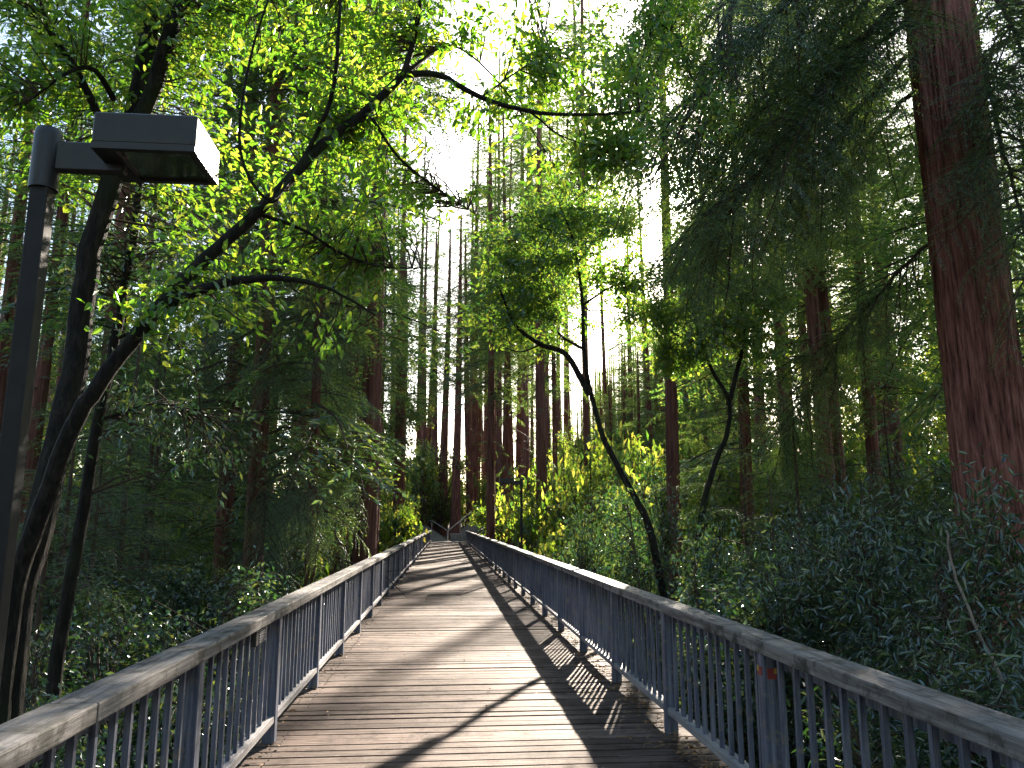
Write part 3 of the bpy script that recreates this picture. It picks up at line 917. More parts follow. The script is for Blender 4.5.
# ------------------------------------------------------------------ giant redwood at the right
gx0, gy0 = px_x(1006, 11.5), 11.5
giant = empty('giant_redwood', (gx0, gy0, -3.6), 'giant redwood with fluted red brown bark, towering at the right edge', 'tree')
giant.rotation_euler = (0, -0.022, 0)
trunk_mesh('trunk', 0.60, 40, 160, 320, 77, 0.35, mat='giant_bark', groove=0.034, taper=0.55, parent=giant, sway=0.05, fine=True)
cr_ = MB()
def drooping(mb, P, r0, sprays, size, seed, brs=BRN, dens=2.0):
    rg = np.random.default_rng(seed)
    Q = limb(mb, P, r0, 0.008, 6, 0, 0.02, rg)
    seg = np.linalg.norm(np.diff(Q, axis=0), axis=1); cum = np.concatenate([[0], np.cumsum(seg)])
    for s in np.linspace(0.12, 1.0, int(sprays * dens)) * cum[-1]:
        p = np.array([np.interp(s, cum, Q[:, i]) for i in range(3)])
        i_ = min(len(Q) - 2, np.searchsorted(cum, s) - 1)
        d = Q[i_ + 1] - Q[i_]
        az = math.atan2(d[1], d[0]) + rg.choice((-1, 1)) * rg.uniform(0.4, 1.2)
        place_branch(mb, brs[rg.integers(len(brs))], frame(az, rg.uniform(-1.1, -0.25), size * rg.uniform(0.8, 1.7) / 3, rg.normal(0, 0.4)), p)
O = np.array((gx0, gy0, -3.6))
for k, (pts, r0, ns, sz) in enumerate([
        ([(925, -10, 11.4), (880, 40, 10.9), (830, 95, 10.6), (785, 150, 10.6), (745, 200, 10.8)], 0.06, 26, 1.25),
        ([(920, 55, 11.5), (870, 110, 11.8), (825, 165, 12.2), (790, 215, 12.5)], 0.05, 18, 1.0),
        ([(930, 90, 11.6), (890, 130, 12.6), (850, 190, 13.4), (822, 235, 14)], 0.045, 16, 1.0),
        ([(935, -90, 11.5), (860, -30, 11.0), (800, 10, 10.6), (745, 60, 10.4), (700, 100, 10.4)], 0.07, 30, 1.3),
        ([(925, -150, 11.4), (840, -90, 10.0), (780, -40, 9.4), (730, 10, 9.2)], 0.07, 24, 1.25),
        ([(945, -190, 11.5), (820, -100, 12.5), (740, -60, 13.5), (690, -10, 14)], 0.07, 26, 1.4),
        ([(930, -230, 11.5), (800, -120, 11.8), (720, -30, 12), (680, 50, 12), (662, 110, 12)], 0.06, 26, 1.3),
        ([(935, -60, 11.6), (850, 10, 12.4), (790, 60, 13), (730, 110, 13.4), (700, 160, 13.6)], 0.05, 24, 1.2),
        ([(925, -40, 11.5), (840, 40, 12.5), (780, 100, 13), (735, 150, 13.4), (712, 200, 13.6), (705, 240, 13.7)], 0.045, 22, 1.1),
        ([(930, 20, 11.5), (850, 80, 11.8), (790, 130, 12), (740, 190, 12.2), (725, 250, 12.3)], 0.045, 20, 1.1),
        ([(1000, 60, 11.2), (1010, 120, 10.6), (1030, 200, 10.2), (1050, 270, 10)], 0.05, 16, 1.0),
        ([(1000, -20, 11.2), (1030, 40, 10.6), (1060, 120, 10.2)], 0.05, 16, 1.1),
        ([(965, 230, 11.4), (915, 270, 12.3), (860, 330, 13.4), (815, 400, 14.4), (790, 440, 15)], 0.04, 20, 1.0)]):
    drooping(cr_, [at(*p) - O for p in pts], r0, ns, sz * 1.15, 300 + k, dens=3.4)
c2 = redwood_crown(91, 40, 21, 6.0, 70, 0)
place_branch(cr_, c2, np.eye(3), np.zeros(3))
cr_.build('crown', ['twig_bark', 'redwood_needles'], giant)

def hanging_redwood(px, Y, rad, label, seed, z0, z1, n, L0, size, h=30.0):
    rg = np.random.default_rng(seed)
    x = px_x(px, Y); gz = float(ground_z(x, Y)) - .15
    root = empty('redwood_tree', (x, Y, gz), label, 'tree', G1)
    trunk_mesh('trunk', rad, h, 30, 70, seed, parent=root)
    c = MB()
    for k in range(n):
        z = z0 + (z1 - z0) * (k + rg.random()) / n - gz
        a = rg.uniform(-3.6, 0.5); l = L0 * rg.uniform(.55, 1.15)
        if math.cos(a) > 0.1:                     # boughs on the walkway side stay short of the railing
            l = min(l, (-2.5 - x) / math.cos(a))
            if l < 0.5: continue
        d = np.array((math.cos(a), math.sin(a), 0))
        p0 = np.array((0, 0, z)) + d * rad * .7
        drooping(c, [p0, p0 + d * l * .35 + (0, 0, .15), p0 + d * l * .7 + (0, 0, -.25), p0 + d * l + (0, 0, -.5 - .25 * l)], 0.035, 9, size, seed * 100 + k)
    place_branch(c, redwood_crown(seed, h, z1 - gz, 3.8, 110, 6), np.eye(3), np.zeros(3))
    c.build('crown', ['twig_bark', 'redwood_needles'], root)

hanging_redwood(362, 25, 0.46, 'thick shaggy redwood hung with sprays, nearest behind the left railing', 31, 1.0, 15, 34, 3.0, 0.9)
hanging_redwood(255, 17.5, 0.26, 'redwood with long hanging sprays between the arching branch and the thin young redwood', 32, 2.0, 12, 30, 2.6, 0.9)

# ------------------------------------------------------------------ broadleaf trees
def broadleaf(name, label, origin, limbs, clumps, n_twig, per, L, Wd, seed, leaf='bay_leaves', bark='bay_bark', six=False, twr=0.008, group=None, droop=0.25, cat='tree', maxlen=None, branch=False):
    """limbs: lists of world points with end radii; clumps: (world centre, radii)"""
    O = np.array(origin)
    root = empty(name, origin, label, cat, group)
    tr_ = MB(); wd = MB(); lv = MB(); nodes = []
    rg = np.random.default_rng(seed)
    for k, (pts, r0, r1) in enumerate(limbs):
        Q = limb(tr_, [np.array(p) - O for p in pts], r0, r1, 10 if r0 > 0.04 else 6, 0, 0.0035 * max(r0, 0.03) / 0.05, rg)
        nodes.append(Q[len(Q) // 3:] if k == 0 else Q)
    nodes = np.concatenate(nodes)
    if branch:
        extra = []
        for c in sorted(clumps, key=lambda c: np.linalg.norm(nodes - (np.array(c[0]) - O), axis=1).min()):
            p = np.array(c[0]) - O
            pool = np.concatenate([nodes] + extra)
            b = pool[np.linalg.norm(pool - p, axis=1).argmin()]
            ln = np.linalg.norm(p - b)
            Q = limb(tr_, [b, (b + p) / 2 + rg.normal(0, .08, 3) * ln, p], min(.022, .006 + .008 * ln), .004, 5, 0, 0.01, rg)
            extra.append(Q[1:])
        nodes = np.concatenate([nodes] + extra)
    fill_leaves(wd, lv, nodes, [(np.array(c[0]) - O, c[1]) for c in clumps], n_twig, per, L, Wd, seed, twr=twr, six=six, droop=droop, maxlen=maxlen, origin=O)
    tr_.build('trunk', bark, root)
    off = MB(); place_branch(off, wd, np.eye(3), np.zeros(3))
    for F_, mi_, sm_ in lv.F:
        off.F.append((F_ + off.n, 1, sm_))
    off.V += lv.V; off.n += lv.n
    off.build('crown', ['twig_bark', leaf], root)
    return root

def subclumps(clumps, n, r, seed):
    """break big crown regions into many small flattened leaf clouds with gaps between"""
    g_ = np.random.default_rng(seed)
    vol = np.array([np.prod(c[1]) ** 0.8 for c in clumps]); vol /= vol.sum()
    out_ = []
    for k in range(n):
        c, rad = clumps[g_.choice(len(clumps), p=vol)][:2]
        v = unit(g_.normal(0, 1, 3)) * g_.random() ** 0.4
        f_ = g_.uniform(.6, 1.5)
        out_.append((tuple(np.array(c) + v * np.array(rad)), tuple(np.array(r) * f_)))
    return out_

def A(px, py, Y): return tuple(at(px, py, Y))

# leaning multi-stem bay tree at the left
ld = 6.3
base = at(10, 620, ld); base[2] = float(ground_z(base[0], ld)) - 0.2
limbs = [
    ([tuple(base), A(12, 612, ld), A(37, 510, ld + .1), A(55, 435, ld + .2), A(71, 360, ld + .3), A(88, 255, ld + .3), A(118, 165, ld + .3), A(148, 60, ld + .4), A(162, -60, ld + .5), A(170, -160, ld + .6)], 0.13, 0.075),
    ([A(120, 165, ld + .3), A(150, 95, ld + .2), A(168, 30, ld), A(186, -20, ld), A(200, -120, ld)], 0.075, 0.05),
    ([(base[0] + .1, base[1], base[2]), A(24, 585, ld - .1), A(47, 515, ld - .2), A(76, 432, ld - .35), A(110, 375, ld - .4), A(165, 303, ld - .4), A(215, 252, ld - .4), A(262, 208, ld - .4), A(320, 148, ld - .4), A(365, 112, ld - .4), A(404, 74, ld - .4)], 0.092, 0.033),
    ([A(404, 74, ld - .4), A(440, 76, ld - .4), A(480, 98, ld - .4), A(530, 112, ld - .3), A(590, 115, ld - .2), A(640, 111, ld)], 0.032, 0.010),
    ([A(404, 74, ld - .4), A(414, 35, ld - .4), A(420, -10, ld - .5), A(415, -80, ld - .5)], 0.028, 0.015),
    ([A(168, 303, ld - .4), A(205, 288, ld - .6), A(250, 279, ld - .7), A(290, 280, ld - .7), A(335, 292, ld - .6), A(375, 315, ld - .5)], 0.045, 0.006),
    ([A(255, 213, ld - .4), A(300, 228, ld - .2), A(345, 255, ld), A(385, 268, ld + .2), A(430, 268, ld + .3)], 0.018, 0.006),
    ([A(372, 118, ld - .4), A(400, 160, ld - .3), A(440, 190, ld), A(475, 214, ld + .2)], 0.016, 0.005),
    ([A(300, 165, ld - .4), A(330, 100, ld - .6), A(338, 30, ld - .8), A(342, -30, ld - .8)], 0.022, 0.010),
    ([A(105, 130, ld + .3), A(80, 75, ld + .1), A(45, 20, ld), A(30, -40, ld)], 0.04, 0.02),
    ([A(114, 100, ld + .3), A(95, 70, ld), A(70, 72, ld - .2), A(30, 100, ld - .3)], 0.03, 0.008),
    ([A(300, 165, ld - .4), A(270, 200, ld - .8), A(240, 150, ld - 1.0), A(250, 60, ld - 1.1), A(275, -20, ld - 1.1)], 0.016, 0.008),
    ([A(530, 112, ld - .3), A(560, 135, ld), A(600, 150, ld + .3), A(635, 165, ld + .4)], 0.010, 0.004),
    ([A(480, 98, ld - .4), A(520, 70, ld - .2), A(550, 50, ld)], 0.010, 0.004),
    ([A(404, 74, ld - .4), A(450, 45, ld - .2), A(500, 85, ld), A(555, 165, ld + .4)], 0.014, 0.004),
]
clumps = [(A(60, 40, ld), (.9, .9, .55)), (A(30, 180, ld + .6), (.6, .8, .8)), (A(260, 30, ld), (.9, .9, .5)), (A(340, 40, ld), (.8, .9, .5)),
          (A(300, 110, ld + .2), (.9, .9, .5)), (A(420, 40, ld), (.8, .9, .45)), (A(395, 170, ld + .3), (.8, .9, .45)), (A(300, 240, ld + .3), (.9, 1., .45)),
          (A(450, 140, ld), (.6, .8, .4)), (A(500, 130, ld), (.4, .6, .35)), (A(470, 20, ld), (.5, .6, .3)), (A(210, 190, ld + .5), (.8, .9, .5)), (A(130, 60, ld + 1), (.8, .9, .6)),
          (A(250, 320, ld), (.9, .9, .35)), (A(600, 60, ld + .2), (.5, .5, .35)), (A(610, 130, ld + .2), (.5, .5, .35)), (A(565, 150, ld + .3), (.5, .5, .3)), (A(620, 160, ld + .4), (.4, .5, .25)), (A(535, 60, ld), (.45, .5, .3)), (A(580, 95, ld), (.5, .5, .3)), (A(350, -60, ld), (1.6, 1.2, .5)), (A(120, -60, ld), (1.6, 1.2, .5))]
broadleaf('bay_tree', 'dark leaning bay tree with forked trunk and one long branch arching over the walkway', tuple(base), limbs, subclumps(clumps, 240, (.34, .34, .16), 5), 1300, 17, 0.085, 0.036, 21, twr=0.0055, six=True)

# slender dark tree beside it
Yb = 7.6
b0 = at(52, 690, Yb); b0[2] = float(ground_z(b0[0], Yb)) - .2
broadleaf('slender_tree', 'slender dark young tree just right of the leaning bay tree', tuple(b0),
          [([tuple(b0), A(58, 660, Yb), A(80, 540, Yb), A(98, 430, Yb), A(118, 320, Yb), A(135, 220, Yb), A(140, 120, Yb), A(150, 0, Yb)], 0.075, 0.03),
           ([A(112, 340, Yb), A(150, 330, Yb), A(190, 350, Yb + .3)], 0.02, 0.006), ([A(100, 420, Yb), A(150, 405, Yb - .2), A(200, 410, Yb - .2)], 0.018, 0.005)],
          [(A(150, 380, Yb), (.8, .8, .5)), (A(190, 440, Yb), (.8, .8, .5)), (A(90, 260, Yb), (.7, .7, .5)), (A(170, 250, Yb), (.8, .8, .5))], 160, 14, 0.085, 0.03, 31, 'dark_leaves')

# bay tree right of the walkway, crown over the end of the bridge
Y = 15.0
b0 = at(657, 560, Y); b0[0] += 1.1; b0[2] = float(ground_z(b0[0], Y)) - .2
broadleaf('bay_tree', 'small bay tree with crooked dark forked trunk leaning over the right railing', tuple(b0),
          [([tuple(b0), A(650, 530, Y), A(634, 497, Y), A(617, 466, Y), A(603, 435, Y), A(592, 395, Y), A(585, 350, Y), A(582, 300, Y), A(574, 245, Y), A(560, 205, Y)], 0.098, 0.022),
           ([A(590, 395, Y), A(565, 355, Y), A(540, 345, Y), A(515, 325, Y - .3), A(500, 290, Y - .4)], 0.07, 0.02),
           ([A(585, 350, Y), A(560, 335, Y + .3), A(545, 310, Y + .5), A(530, 260, Y + .6)], 0.035, 0.012),
           ([A(583, 305, Y), A(605, 290, Y), A(625, 280, Y - .2), A(640, 262, Y - .3)], 0.03, 0.008), ([A(574, 245, Y), A(550, 225, Y + .4), A(520, 215, Y + .6), A(495, 225, Y + .7)], 0.025, 0.007), ([A(530, 262, Y + .6), A(505, 250, Y + .3), A(485, 262, Y + .1)], 0.018, 0.006), ([A(565, 220, Y), A(580, 195, Y - .4), A(610, 180, Y - .6)], 0.02, 0.006),
           ([A(578, 262, Y), A(600, 235, Y), A(620, 220, Y)], 0.03, 0.01), ([A(540, 345, Y), A(520, 352, Y), A(500, 345, Y)], 0.02, 0.008)],
          subclumps([(A(562, 250, Y), (1.75, 1.4, 1.25)), (A(515, 290, Y), (.9, .9, .9)), (A(590, 205, Y), (1.2, 1.0, .6)), (A(620, 285, Y), (.7, .9, .7)), (A(500, 325, Y), (.6, .7, .4)), (A(548, 335, Y), (.7, .8, .35)), (A(612, 325, Y), (.6, .8, .4))], 215, (.34, .34, .13), 8),
          1250, 13, 0.12, 0.052, 41, 'mid_leaves', branch=True, maxlen=.7)
Y = 16.0
b0 = at(694, 560, Y); b0[0] -= 0.8; b0[2] = float(ground_z(b0[0], Y)) - .2
broadleaf('bay_tree', 'small dense bay tree with round blue green crown right of the crooked one', tuple(b0),
          [([tuple(b0), A(700, 525, Y), A(708, 487, Y), A(719, 455, Y), A(728, 430, Y), A(728, 400, Y), A(712, 370, Y), A(700, 335, Y), A(690, 290, Y)], 0.10, 0.025),
           ([A(728, 405, Y), A(738, 365, Y), A(745, 330, Y), A(735, 280, Y)], 0.06, 0.02),
           ([A(706, 350, Y), A(670, 330, Y), A(655, 310, Y), A(645, 280, Y + .3)], 0.03, 0.008), ([A(740, 300, Y), A(765, 285, Y + .3), A(780, 290, Y + .5)], 0.02, 0.006), ([A(692, 300, Y), A(715, 265, Y - .4), A(730, 240, Y - .5)], 0.02, 0.006)],
          subclumps([(A(708, 285, Y), (1.45, 1.3, .85)), (A(655, 315, Y), (.6, .7, .7)), (A(720, 335, Y), (1.1, 1.0, .45)), (A(700, 240, Y), (.9, .8, .4)), (A(760, 305, Y), (.5, .8, .5)), (A(680, 355, Y), (.6, .8, .4)), (A(755, 350, Y), (.5, .8, .4))], 215, (.34, .34, .13), 9),
          1450, 13, 0.12, 0.052, 42, 'mid_leaves', branch=True, maxlen=.7)
# sprays hanging in the upper middle right, from a tree whose trunk stands right of the walkway
Y = 8.5
b0 = at(1075, 560, Y); b0[2] = float(ground_z(b0[0], Y)) - .2
broadleaf('maple_tree', 'thin tree whose bright green leafy branch hangs into view at the top right of centre', tuple(b0),
          [([tuple(b0), A(1080, 300, Y), A(1050, 60, Y), A(980, -90, Y), A(880, -130, Y), A(760, -100, Y), A(690, -40, Y), A(655, 20, Y), A(640, 60, Y)], 0.10, 0.012),
           ([A(690, -40, Y), A(640, -20, Y), A(600, 10, Y), (A(590, 40, Y))], 0.015, 0.004), ([A(655, 20, Y), A(680, 40, Y), A(690, 75, Y), A(715, 105, Y)], 0.012, 0.004), ([A(640, 60, Y), A(642, 95, Y), A(652, 130, Y)], 0.010, 0.003)],
          [(A(640, 20, Y), (.6, .6, .35)), (A(610, 60, Y), (.5, .6, .4)), (A(665, 50, Y), (.4, .5, .35)), (A(640, 105, Y), (.5, .5, .3)), (A(690, 10, Y), (.4, .5, .3)), (A(690, 70, Y), (.5, .5, .3)), (A(650, 135, Y), (.35, .5, .25)), (A(720, 110, Y), (.4, .5, .3))], 240, 14, 0.085, 0.034, 51, twr=0.005, six=True, maxlen=1.6)

# ------------------------------------------------------------------ young conifers and shrubs
def make_sapling(seed, h=7.5, maxl=2.3, n=70):
    root = empty('redwood_sapling', (0, 0, 0), 'sapling', 'tree')
    tr_ = trunk_mesh('trunk', 0.09, h, 10, 20, seed, 0.1, 'twig_bark', parent=root, taper=0.9)
    c = MB()
    rg = np.random.default_rng(seed)
    for i in range(n):
        u = (i + rg.random()) / n
        l = maxl * (1 - u) ** 0.7 * rg.uniform(0.6, 1.15) + 0.3
        place_branch(c, BRN[rg.integers(4)], frame(rg.uniform(0, 6.283), rg.uniform(-0.25, 0.2) + 0.3 * u, l / 3, rg.normal(0, 0.25)), np.array((0, 0, 0.5 + (h - 0.6) * u)))
    c.build('crown', ['twig_bark', 'redwood_needles'], root)
    return root
SAP = [make_sapling(201), make_sapling(202, 8.5, 2.0, 80), make_sapling(203, 6.0, 2.6, 60)]
sused = [False] * 3
def sapling(k, x, y, s, label):
    r = SAP[k]
    if sused[k]: r = dup(r)
    sused[k] = True
    r.location = (x, y, float(ground_z(x, y)) - 0.1); r.scale = (s, s, s); r.rotation_euler = (0, 0, rnd.uniform(0, 6.28))
    r['label'] = label; r['category'] = 'tree'; r['group'] = 'young redwoods under the tall trees'

def make_shrub(seed, leaf, L, Wd, h=2.6, w=1.4, n_twig=230, per=18, six=False, name='shrub'):
    rg = np.random.default_rng(seed)
    limbs = []
    for k in range(6):
        a = k * 1.05 + rg.uniform(-.4, .4)
        d = np.array((math.cos(a), math.sin(a), 0)) * w * rg.uniform(.35, .8)
        limbs.append(([(0, 0, -0.1), tuple(d * .25 + (0, 0, h * .35)), tuple(d * .7 + (0, 0, h * .7)), tuple(d + (0, 0, h * rg.uniform(.75, .95)))], 0.03, 0.008))
    cl = []
    for k in range(9):
        a = rg.uniform(0, 6.28); q = w * rg.uniform(.2, .85)
        cl.append(((q * math.cos(a), q * math.sin(a), h * rg.uniform(.25, .92)), (w * .45, w * .45, h * .2)))
    return broadleaf(name, 'shrub', (0, 0, 0), limbs, cl, n_twig, per, L, Wd, seed, leaf, 'twig_bark', six, 0.006, 'shrubs under the trees', cat='shrub')
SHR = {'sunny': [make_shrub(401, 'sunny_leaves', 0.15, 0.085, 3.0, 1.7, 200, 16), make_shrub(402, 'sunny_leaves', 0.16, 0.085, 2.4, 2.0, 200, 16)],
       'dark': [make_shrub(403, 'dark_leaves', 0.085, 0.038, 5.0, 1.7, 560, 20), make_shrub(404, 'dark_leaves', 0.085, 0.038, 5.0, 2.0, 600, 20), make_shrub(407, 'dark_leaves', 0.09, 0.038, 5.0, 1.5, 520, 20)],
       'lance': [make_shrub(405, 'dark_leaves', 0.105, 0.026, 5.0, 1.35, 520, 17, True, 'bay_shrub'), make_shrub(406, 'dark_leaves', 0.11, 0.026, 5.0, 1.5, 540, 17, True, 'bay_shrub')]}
def clear_x(x, Y, rad):            # keep a plant of this radius off the walkway
    if Y > 73: return x
    lim = rad + 1.75
    return max(x, 0.25 + lim) if x > 0.25 else min(x, 0.25 - lim)
shu = {}
def shrub(kind, x, y, s, label, sz=None):
    L_ = SHR[kind]; k = rnd.randrange(len(L_)); r = L_[k]
    if (kind, k) in shu: r = dup(r)
    shu[(kind, k)] = 1
    r.location = (x, y, float(ground_z(x, y)) - 0.1); r.scale = (s, s, sz or s); r.rotation_euler = (0, 0, rnd.uniform(0, 6.28))
    r['label'] = label; r['category'] = 'shrub'; r['group'] = {'sunny': 'sunlit yellow green shrubs', 'dark': 'dark shrubs under the trees', 'lance': 'long leaved bay shrubs at the right railing'}[kind]

def top_scale(px, py, Y, h):      # scale so that the plant reaches picture row py
    x = px_x(px, Y)
    return x, max(0.5, (float(at(px, py, Y)[2]) - float(ground_z(x, Y))) / h)

# long-leaved bay shrubs along the right railing
for k, (px, py, Y) in enumerate([(940, 470, 7.5), (1010, 480, 6.2), (880, 500, 9.0), (980, 560, 5.0), (905, 590, 6.6), (830, 540, 8.6), (1040, 600, 4.2), (780, 560, 10.5)]):
    x, s = top_scale(px, py, Y, 5.1)
    x = clear_x(x, Y, 1.5)
    shrub('lance', x, Y, min(s, 1.0), ['long leaved bay shrub at the foot of the giant trunk', 'tall bay shrub at the right edge against the giant trunk', 'bay shrub with yellowing leaves left of the giant trunk',
          'bay shrub behind the leaning bare stick', 'low bay shrub left of the leaning bare stick', 'dark bay shrub behind the right railing below the young redwoods', 'bay shrub in the lower right corner behind the railing', 'bay shrub farthest along the right railing'][k], sz=s)
# bare stick
st_ = MB()
limb(st_, [at(1020, 718, 4.6), at(1000, 670, 4.6), at(975, 610, 4.6), at(955, 560, 4.6), at(946, 530, 4.6)], 0.012, 0.006, 6, 0, 0.006)
o = st_.build('bare_stick', 'bare_wood'); tag(o, 'thin bare grey stick leaning among the bay shrubs behind the right railing', 'stick')

# shrubs and young redwoods either side; each one's label is given once all of a zone stand
def shrub_row(kind, spec, xmin=None, xmax=None, h=5.1, cap=1.05, names='{}'):
    rows = []
    for px, py, Y in spec:
        x, s = top_scale(px, py, Y, h)
        if xmin is not None: x = max(x, xmin)
        x = clear_x(x, Y, 1.9 * min(s, cap))
        rows.append((screen((x, Y, 1.6))[0], x, Y, s))
    rows.sort()
    for k, (p_, x, Y, s) in enumerate(rows):
        shrub(kind, x, Y, min(s, cap), names.format(ORD[min(k + 1, 20)]), sz=s)

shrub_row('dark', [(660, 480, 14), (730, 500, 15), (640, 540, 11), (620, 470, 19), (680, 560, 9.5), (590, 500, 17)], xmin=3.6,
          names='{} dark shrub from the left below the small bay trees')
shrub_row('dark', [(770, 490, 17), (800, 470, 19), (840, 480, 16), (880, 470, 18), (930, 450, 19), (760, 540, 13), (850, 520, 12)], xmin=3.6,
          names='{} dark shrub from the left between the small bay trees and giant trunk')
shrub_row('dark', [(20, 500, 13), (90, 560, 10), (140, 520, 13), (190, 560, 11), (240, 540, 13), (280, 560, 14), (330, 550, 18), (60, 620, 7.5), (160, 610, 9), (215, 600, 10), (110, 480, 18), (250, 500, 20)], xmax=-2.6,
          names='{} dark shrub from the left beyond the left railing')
# sunlit shrubs beyond the far end and in the glade to both sides
g = np.random.default_rng(77)
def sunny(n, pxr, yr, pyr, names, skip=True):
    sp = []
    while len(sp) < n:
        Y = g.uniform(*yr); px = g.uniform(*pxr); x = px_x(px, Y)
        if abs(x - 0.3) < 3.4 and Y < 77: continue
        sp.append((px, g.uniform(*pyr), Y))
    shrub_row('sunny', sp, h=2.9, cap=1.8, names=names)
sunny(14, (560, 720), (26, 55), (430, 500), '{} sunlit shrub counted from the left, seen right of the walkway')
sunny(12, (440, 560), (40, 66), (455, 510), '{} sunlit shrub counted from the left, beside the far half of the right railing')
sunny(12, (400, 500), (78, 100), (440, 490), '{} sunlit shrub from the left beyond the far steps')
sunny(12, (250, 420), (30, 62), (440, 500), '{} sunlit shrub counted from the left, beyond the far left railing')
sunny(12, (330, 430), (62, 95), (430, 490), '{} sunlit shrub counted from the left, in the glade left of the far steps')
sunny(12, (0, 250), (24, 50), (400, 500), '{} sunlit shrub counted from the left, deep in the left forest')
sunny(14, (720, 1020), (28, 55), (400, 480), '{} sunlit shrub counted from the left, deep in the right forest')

# taller sunlit broadleaf trees that glow behind the trunks
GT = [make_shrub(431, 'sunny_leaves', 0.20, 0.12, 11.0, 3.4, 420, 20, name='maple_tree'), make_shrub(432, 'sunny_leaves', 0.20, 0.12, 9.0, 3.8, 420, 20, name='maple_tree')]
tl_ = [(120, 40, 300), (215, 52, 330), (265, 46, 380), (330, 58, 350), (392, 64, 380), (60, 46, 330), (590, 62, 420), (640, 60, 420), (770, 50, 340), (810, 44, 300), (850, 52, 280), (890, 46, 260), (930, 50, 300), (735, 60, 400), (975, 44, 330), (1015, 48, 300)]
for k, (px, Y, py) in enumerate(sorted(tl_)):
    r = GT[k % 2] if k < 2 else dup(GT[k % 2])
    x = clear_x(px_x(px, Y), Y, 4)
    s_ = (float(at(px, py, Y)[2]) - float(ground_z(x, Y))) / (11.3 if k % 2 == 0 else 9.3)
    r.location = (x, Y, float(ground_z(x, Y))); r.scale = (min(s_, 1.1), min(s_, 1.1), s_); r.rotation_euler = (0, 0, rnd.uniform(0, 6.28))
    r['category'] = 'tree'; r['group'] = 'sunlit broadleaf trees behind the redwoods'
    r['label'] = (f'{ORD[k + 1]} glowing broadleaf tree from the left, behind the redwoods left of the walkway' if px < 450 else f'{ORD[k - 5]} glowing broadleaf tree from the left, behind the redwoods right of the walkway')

sap_rows = [
    ('{} blue green young redwood from the left right of the small bay trees', [(745, 390, 17, 0), (800, 430, 15, 2), (840, 380, 18, 1), (900, 400, 17, 0), (865, 470, 12, 2), (770, 470, 13, 1)], 3.8, None),
    ('{} dark young redwood from the left beyond the left railing', [(60, 330, 12, 0), (190, 260, 13, 1), (230, 330, 15, 0), (270, 270, 15, 1), (135, 420, 11, 2), (250, 450, 11.5, 2), (195, 480, 9.5, 2)], None, -3.0),
    ('{} young redwood from the left close to the far end of the footbridge', [(530, 440, 40, 1), (570, 450, 34, 0)], None, None),
]
HS = [7.5, 8.5, 6.0]
for nm, sp, xmn, xmx in sap_rows:
    rows = []
    for px, py, Y, k in sp:
        x = px_x(px, Y)
        if xmn: x = max(x, xmn)
        gz = float(ground_z(x, Y))
        x = clear_x(x, Y, 2.9 * max(0.5, (float(at(px, py, Y)[2]) - gz) / HS[k]))
        rows.append((screen((x, Y, 1.6))[0], x, Y, k, (float(at(px, py, Y)[2]) - gz) / HS[k]))
    rows.sort()
    for q, (p_, x, Y, k, s) in enumerate(rows):
        sapling(k, x, Y, s, nm.format(ORD[q + 1]))

# far wood behind everything: one mass of foliage on the rising ground
fw = MB()
for k in range(220):
    Y = g.uniform(105, 170); x = g.uniform(-110, 140)
    if lane(x, Y): hh = g.uniform(1.5, 5)
    else: hh = g.uniform(3, 11)
    c = np.array((x, Y, float(ground_z(x, Y)))); m_ = 420
    v = unit(g.normal(0, 1, (m_, 3))) * (g.random((m_, 1)) ** 0.35)
    P = c + v * np.array((3.6, 3.6, hh * .5)) + np.array((0, 0, hh * .5)) + np.repeat(g.normal(0, .8, (m_ // 12, 3)), 12, 0)
    leaf_quads(fw, P, g.normal(0, 1, (m_, 3)), g.uniform(.35, .7, m_), .3, 0, roll=1.0)
fwo = fw.build('far_wood', 'sunny_leaves'); tag(fwo, 'sunlit mass of low leaves at the far back of the forest', 'undergrowth', kind='stuff')

# the same forest goes on behind and beside the viewpoint and shades the walkway from there
bw = MB(); n_b = 0
for k in range(400):
    x = g.uniform(-48, 48); y = g.uniform(-48, 26)
    out = y < -5 or x > 0.9 * y + 11 or x < -0.62 * y - 9
    if not out or (abs(x) < 3.5 and y > -14): continue
    if min(abs(screen((x, y, 2))[0] - 512), 9e9) < 900 and y > 0.5: continue
    H_ = g.uniform(18, 34); gz_ = float(ground_z(x, y)); rr_ = g.uniform(.2, .45)
    bw.tube([(x, y, gz_ - .2), (x, y, gz_ + H_ * .5), (x, y, gz_ + H_)], [rr_, rr_ * .7, .03], 8, 0)
    m_ = 260
    u = g.random(m_) ; zz_ = gz_ + H_ * (0.12 + 0.88 * u); ra = (1 - u) ** .6 * 3.4 * g.random(m_) ** .5 + .2; an = g.uniform(0, 6.28, m_)
    P = np.stack([x + ra * np.cos(an), y + ra * np.sin(an), zz_], 1)
    leaf_quads(bw, P, np.stack([np.cos(an), np.sin(an), g.normal(-.3, .3, m_)], 1), g.uniform(1.0, 2.0, m_), g.uniform(.4, .8, m_), 1, roll=.5)
    n_b += 1
    if n_b >= 70: break
bwo = bw.build('forest', ['redwood_bark', 'redwood_needles']); tag(bwo, 'shady redwood forest behind the viewpoint', 'forest', kind='stuff')

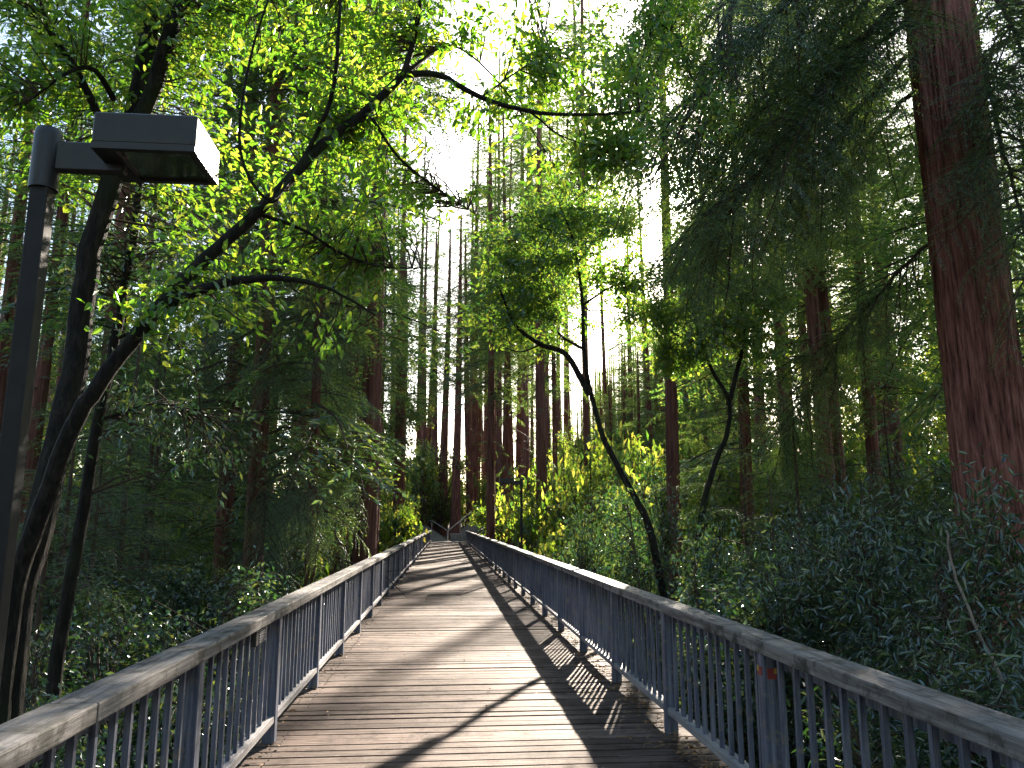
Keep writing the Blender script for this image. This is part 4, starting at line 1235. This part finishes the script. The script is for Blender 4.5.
# low ground cover: ivy and sorrel over the soil
gc = MB(); m_ = 60000
gyv = np.concatenate([g.uniform(2, 30, m_ // 2), g.uniform(30, 95, m_ // 2)]); gxv = g.uniform(-1, 1, m_) * (4 + gyv * 0.75) + 2
ok = ~((np.abs(gxv - 0.25) < 3.3) & (gyv > 66) & (gyv < 78))
gxv, gyv = gxv[ok], gyv[ok]; n_ = len(gxv)
P = np.stack([gxv, gyv, ground_z(gxv, gyv) + g.uniform(0, .3, n_)], 1)
leaf_quads(gc, P, np.stack([g.normal(0, 1, n_), g.normal(0, 1, n_), g.uniform(0, .7, n_)], 1), g.uniform(.12, .3, n_), g.uniform(.08, .16, n_), 0, roll=.5)
gco = gc.build('ground_cover', 'dark_leaves'); tag(gco, 'low leafy ground cover over the forest floor', 'ground cover', kind='stuff')

# dry leaves and twigs along the edges of the deck
ll = MB()
n_ = 1700
ye = np.abs(g.normal(0, 1, n_)) ** 1.2 * 12 + 2.2; ye = np.where(ye > 60, 10, ye)
sd = g.random(n_)
xe = np.where(sd < .7, XR + 0.06 - np.abs(g.normal(0, .13, n_)), np.where(sd < .88, XL - 0.03 + np.abs(g.normal(0, .1, n_)), g.uniform(XL, XR, n_)))
P = np.stack([xe, ye, np.full(n_, .012) + g.uniform(0, .012, n_)], 1)
leaf_quads(ll, P, np.stack([g.normal(0, 1, n_), g.normal(0, 1, n_), g.uniform(-.02, .15, n_)], 1), g.uniform(.02, .065, n_) * (1 + .7 * (g.random(n_) < .12)), g.uniform(.008, .022, n_) * (1 + 1.2 * (g.random(n_) < .12)), 0, roll=.35)
for k in range(36):
    a = g.uniform(0, 6.28); l = g.uniform(.05, .18); x = XR - abs(g.normal(0, .2)) if k % 3 else g.uniform(XL, XR); y = g.uniform(3, 22)
    ll.tube([(x, y, .008), (x + l * .5 * math.cos(a), y + l * .5 * math.sin(a), .014), (x + l * math.cos(a + .3), y + l * math.sin(a + .3), .006)], [.003, .0025, .0015], 4, 0)
llo = ll.build('leaf_litter', 'dry_leaf'); tag(llo, 'dry brown leaves and twigs scattered along the deck edges', 'leaf litter', kind='stuff')
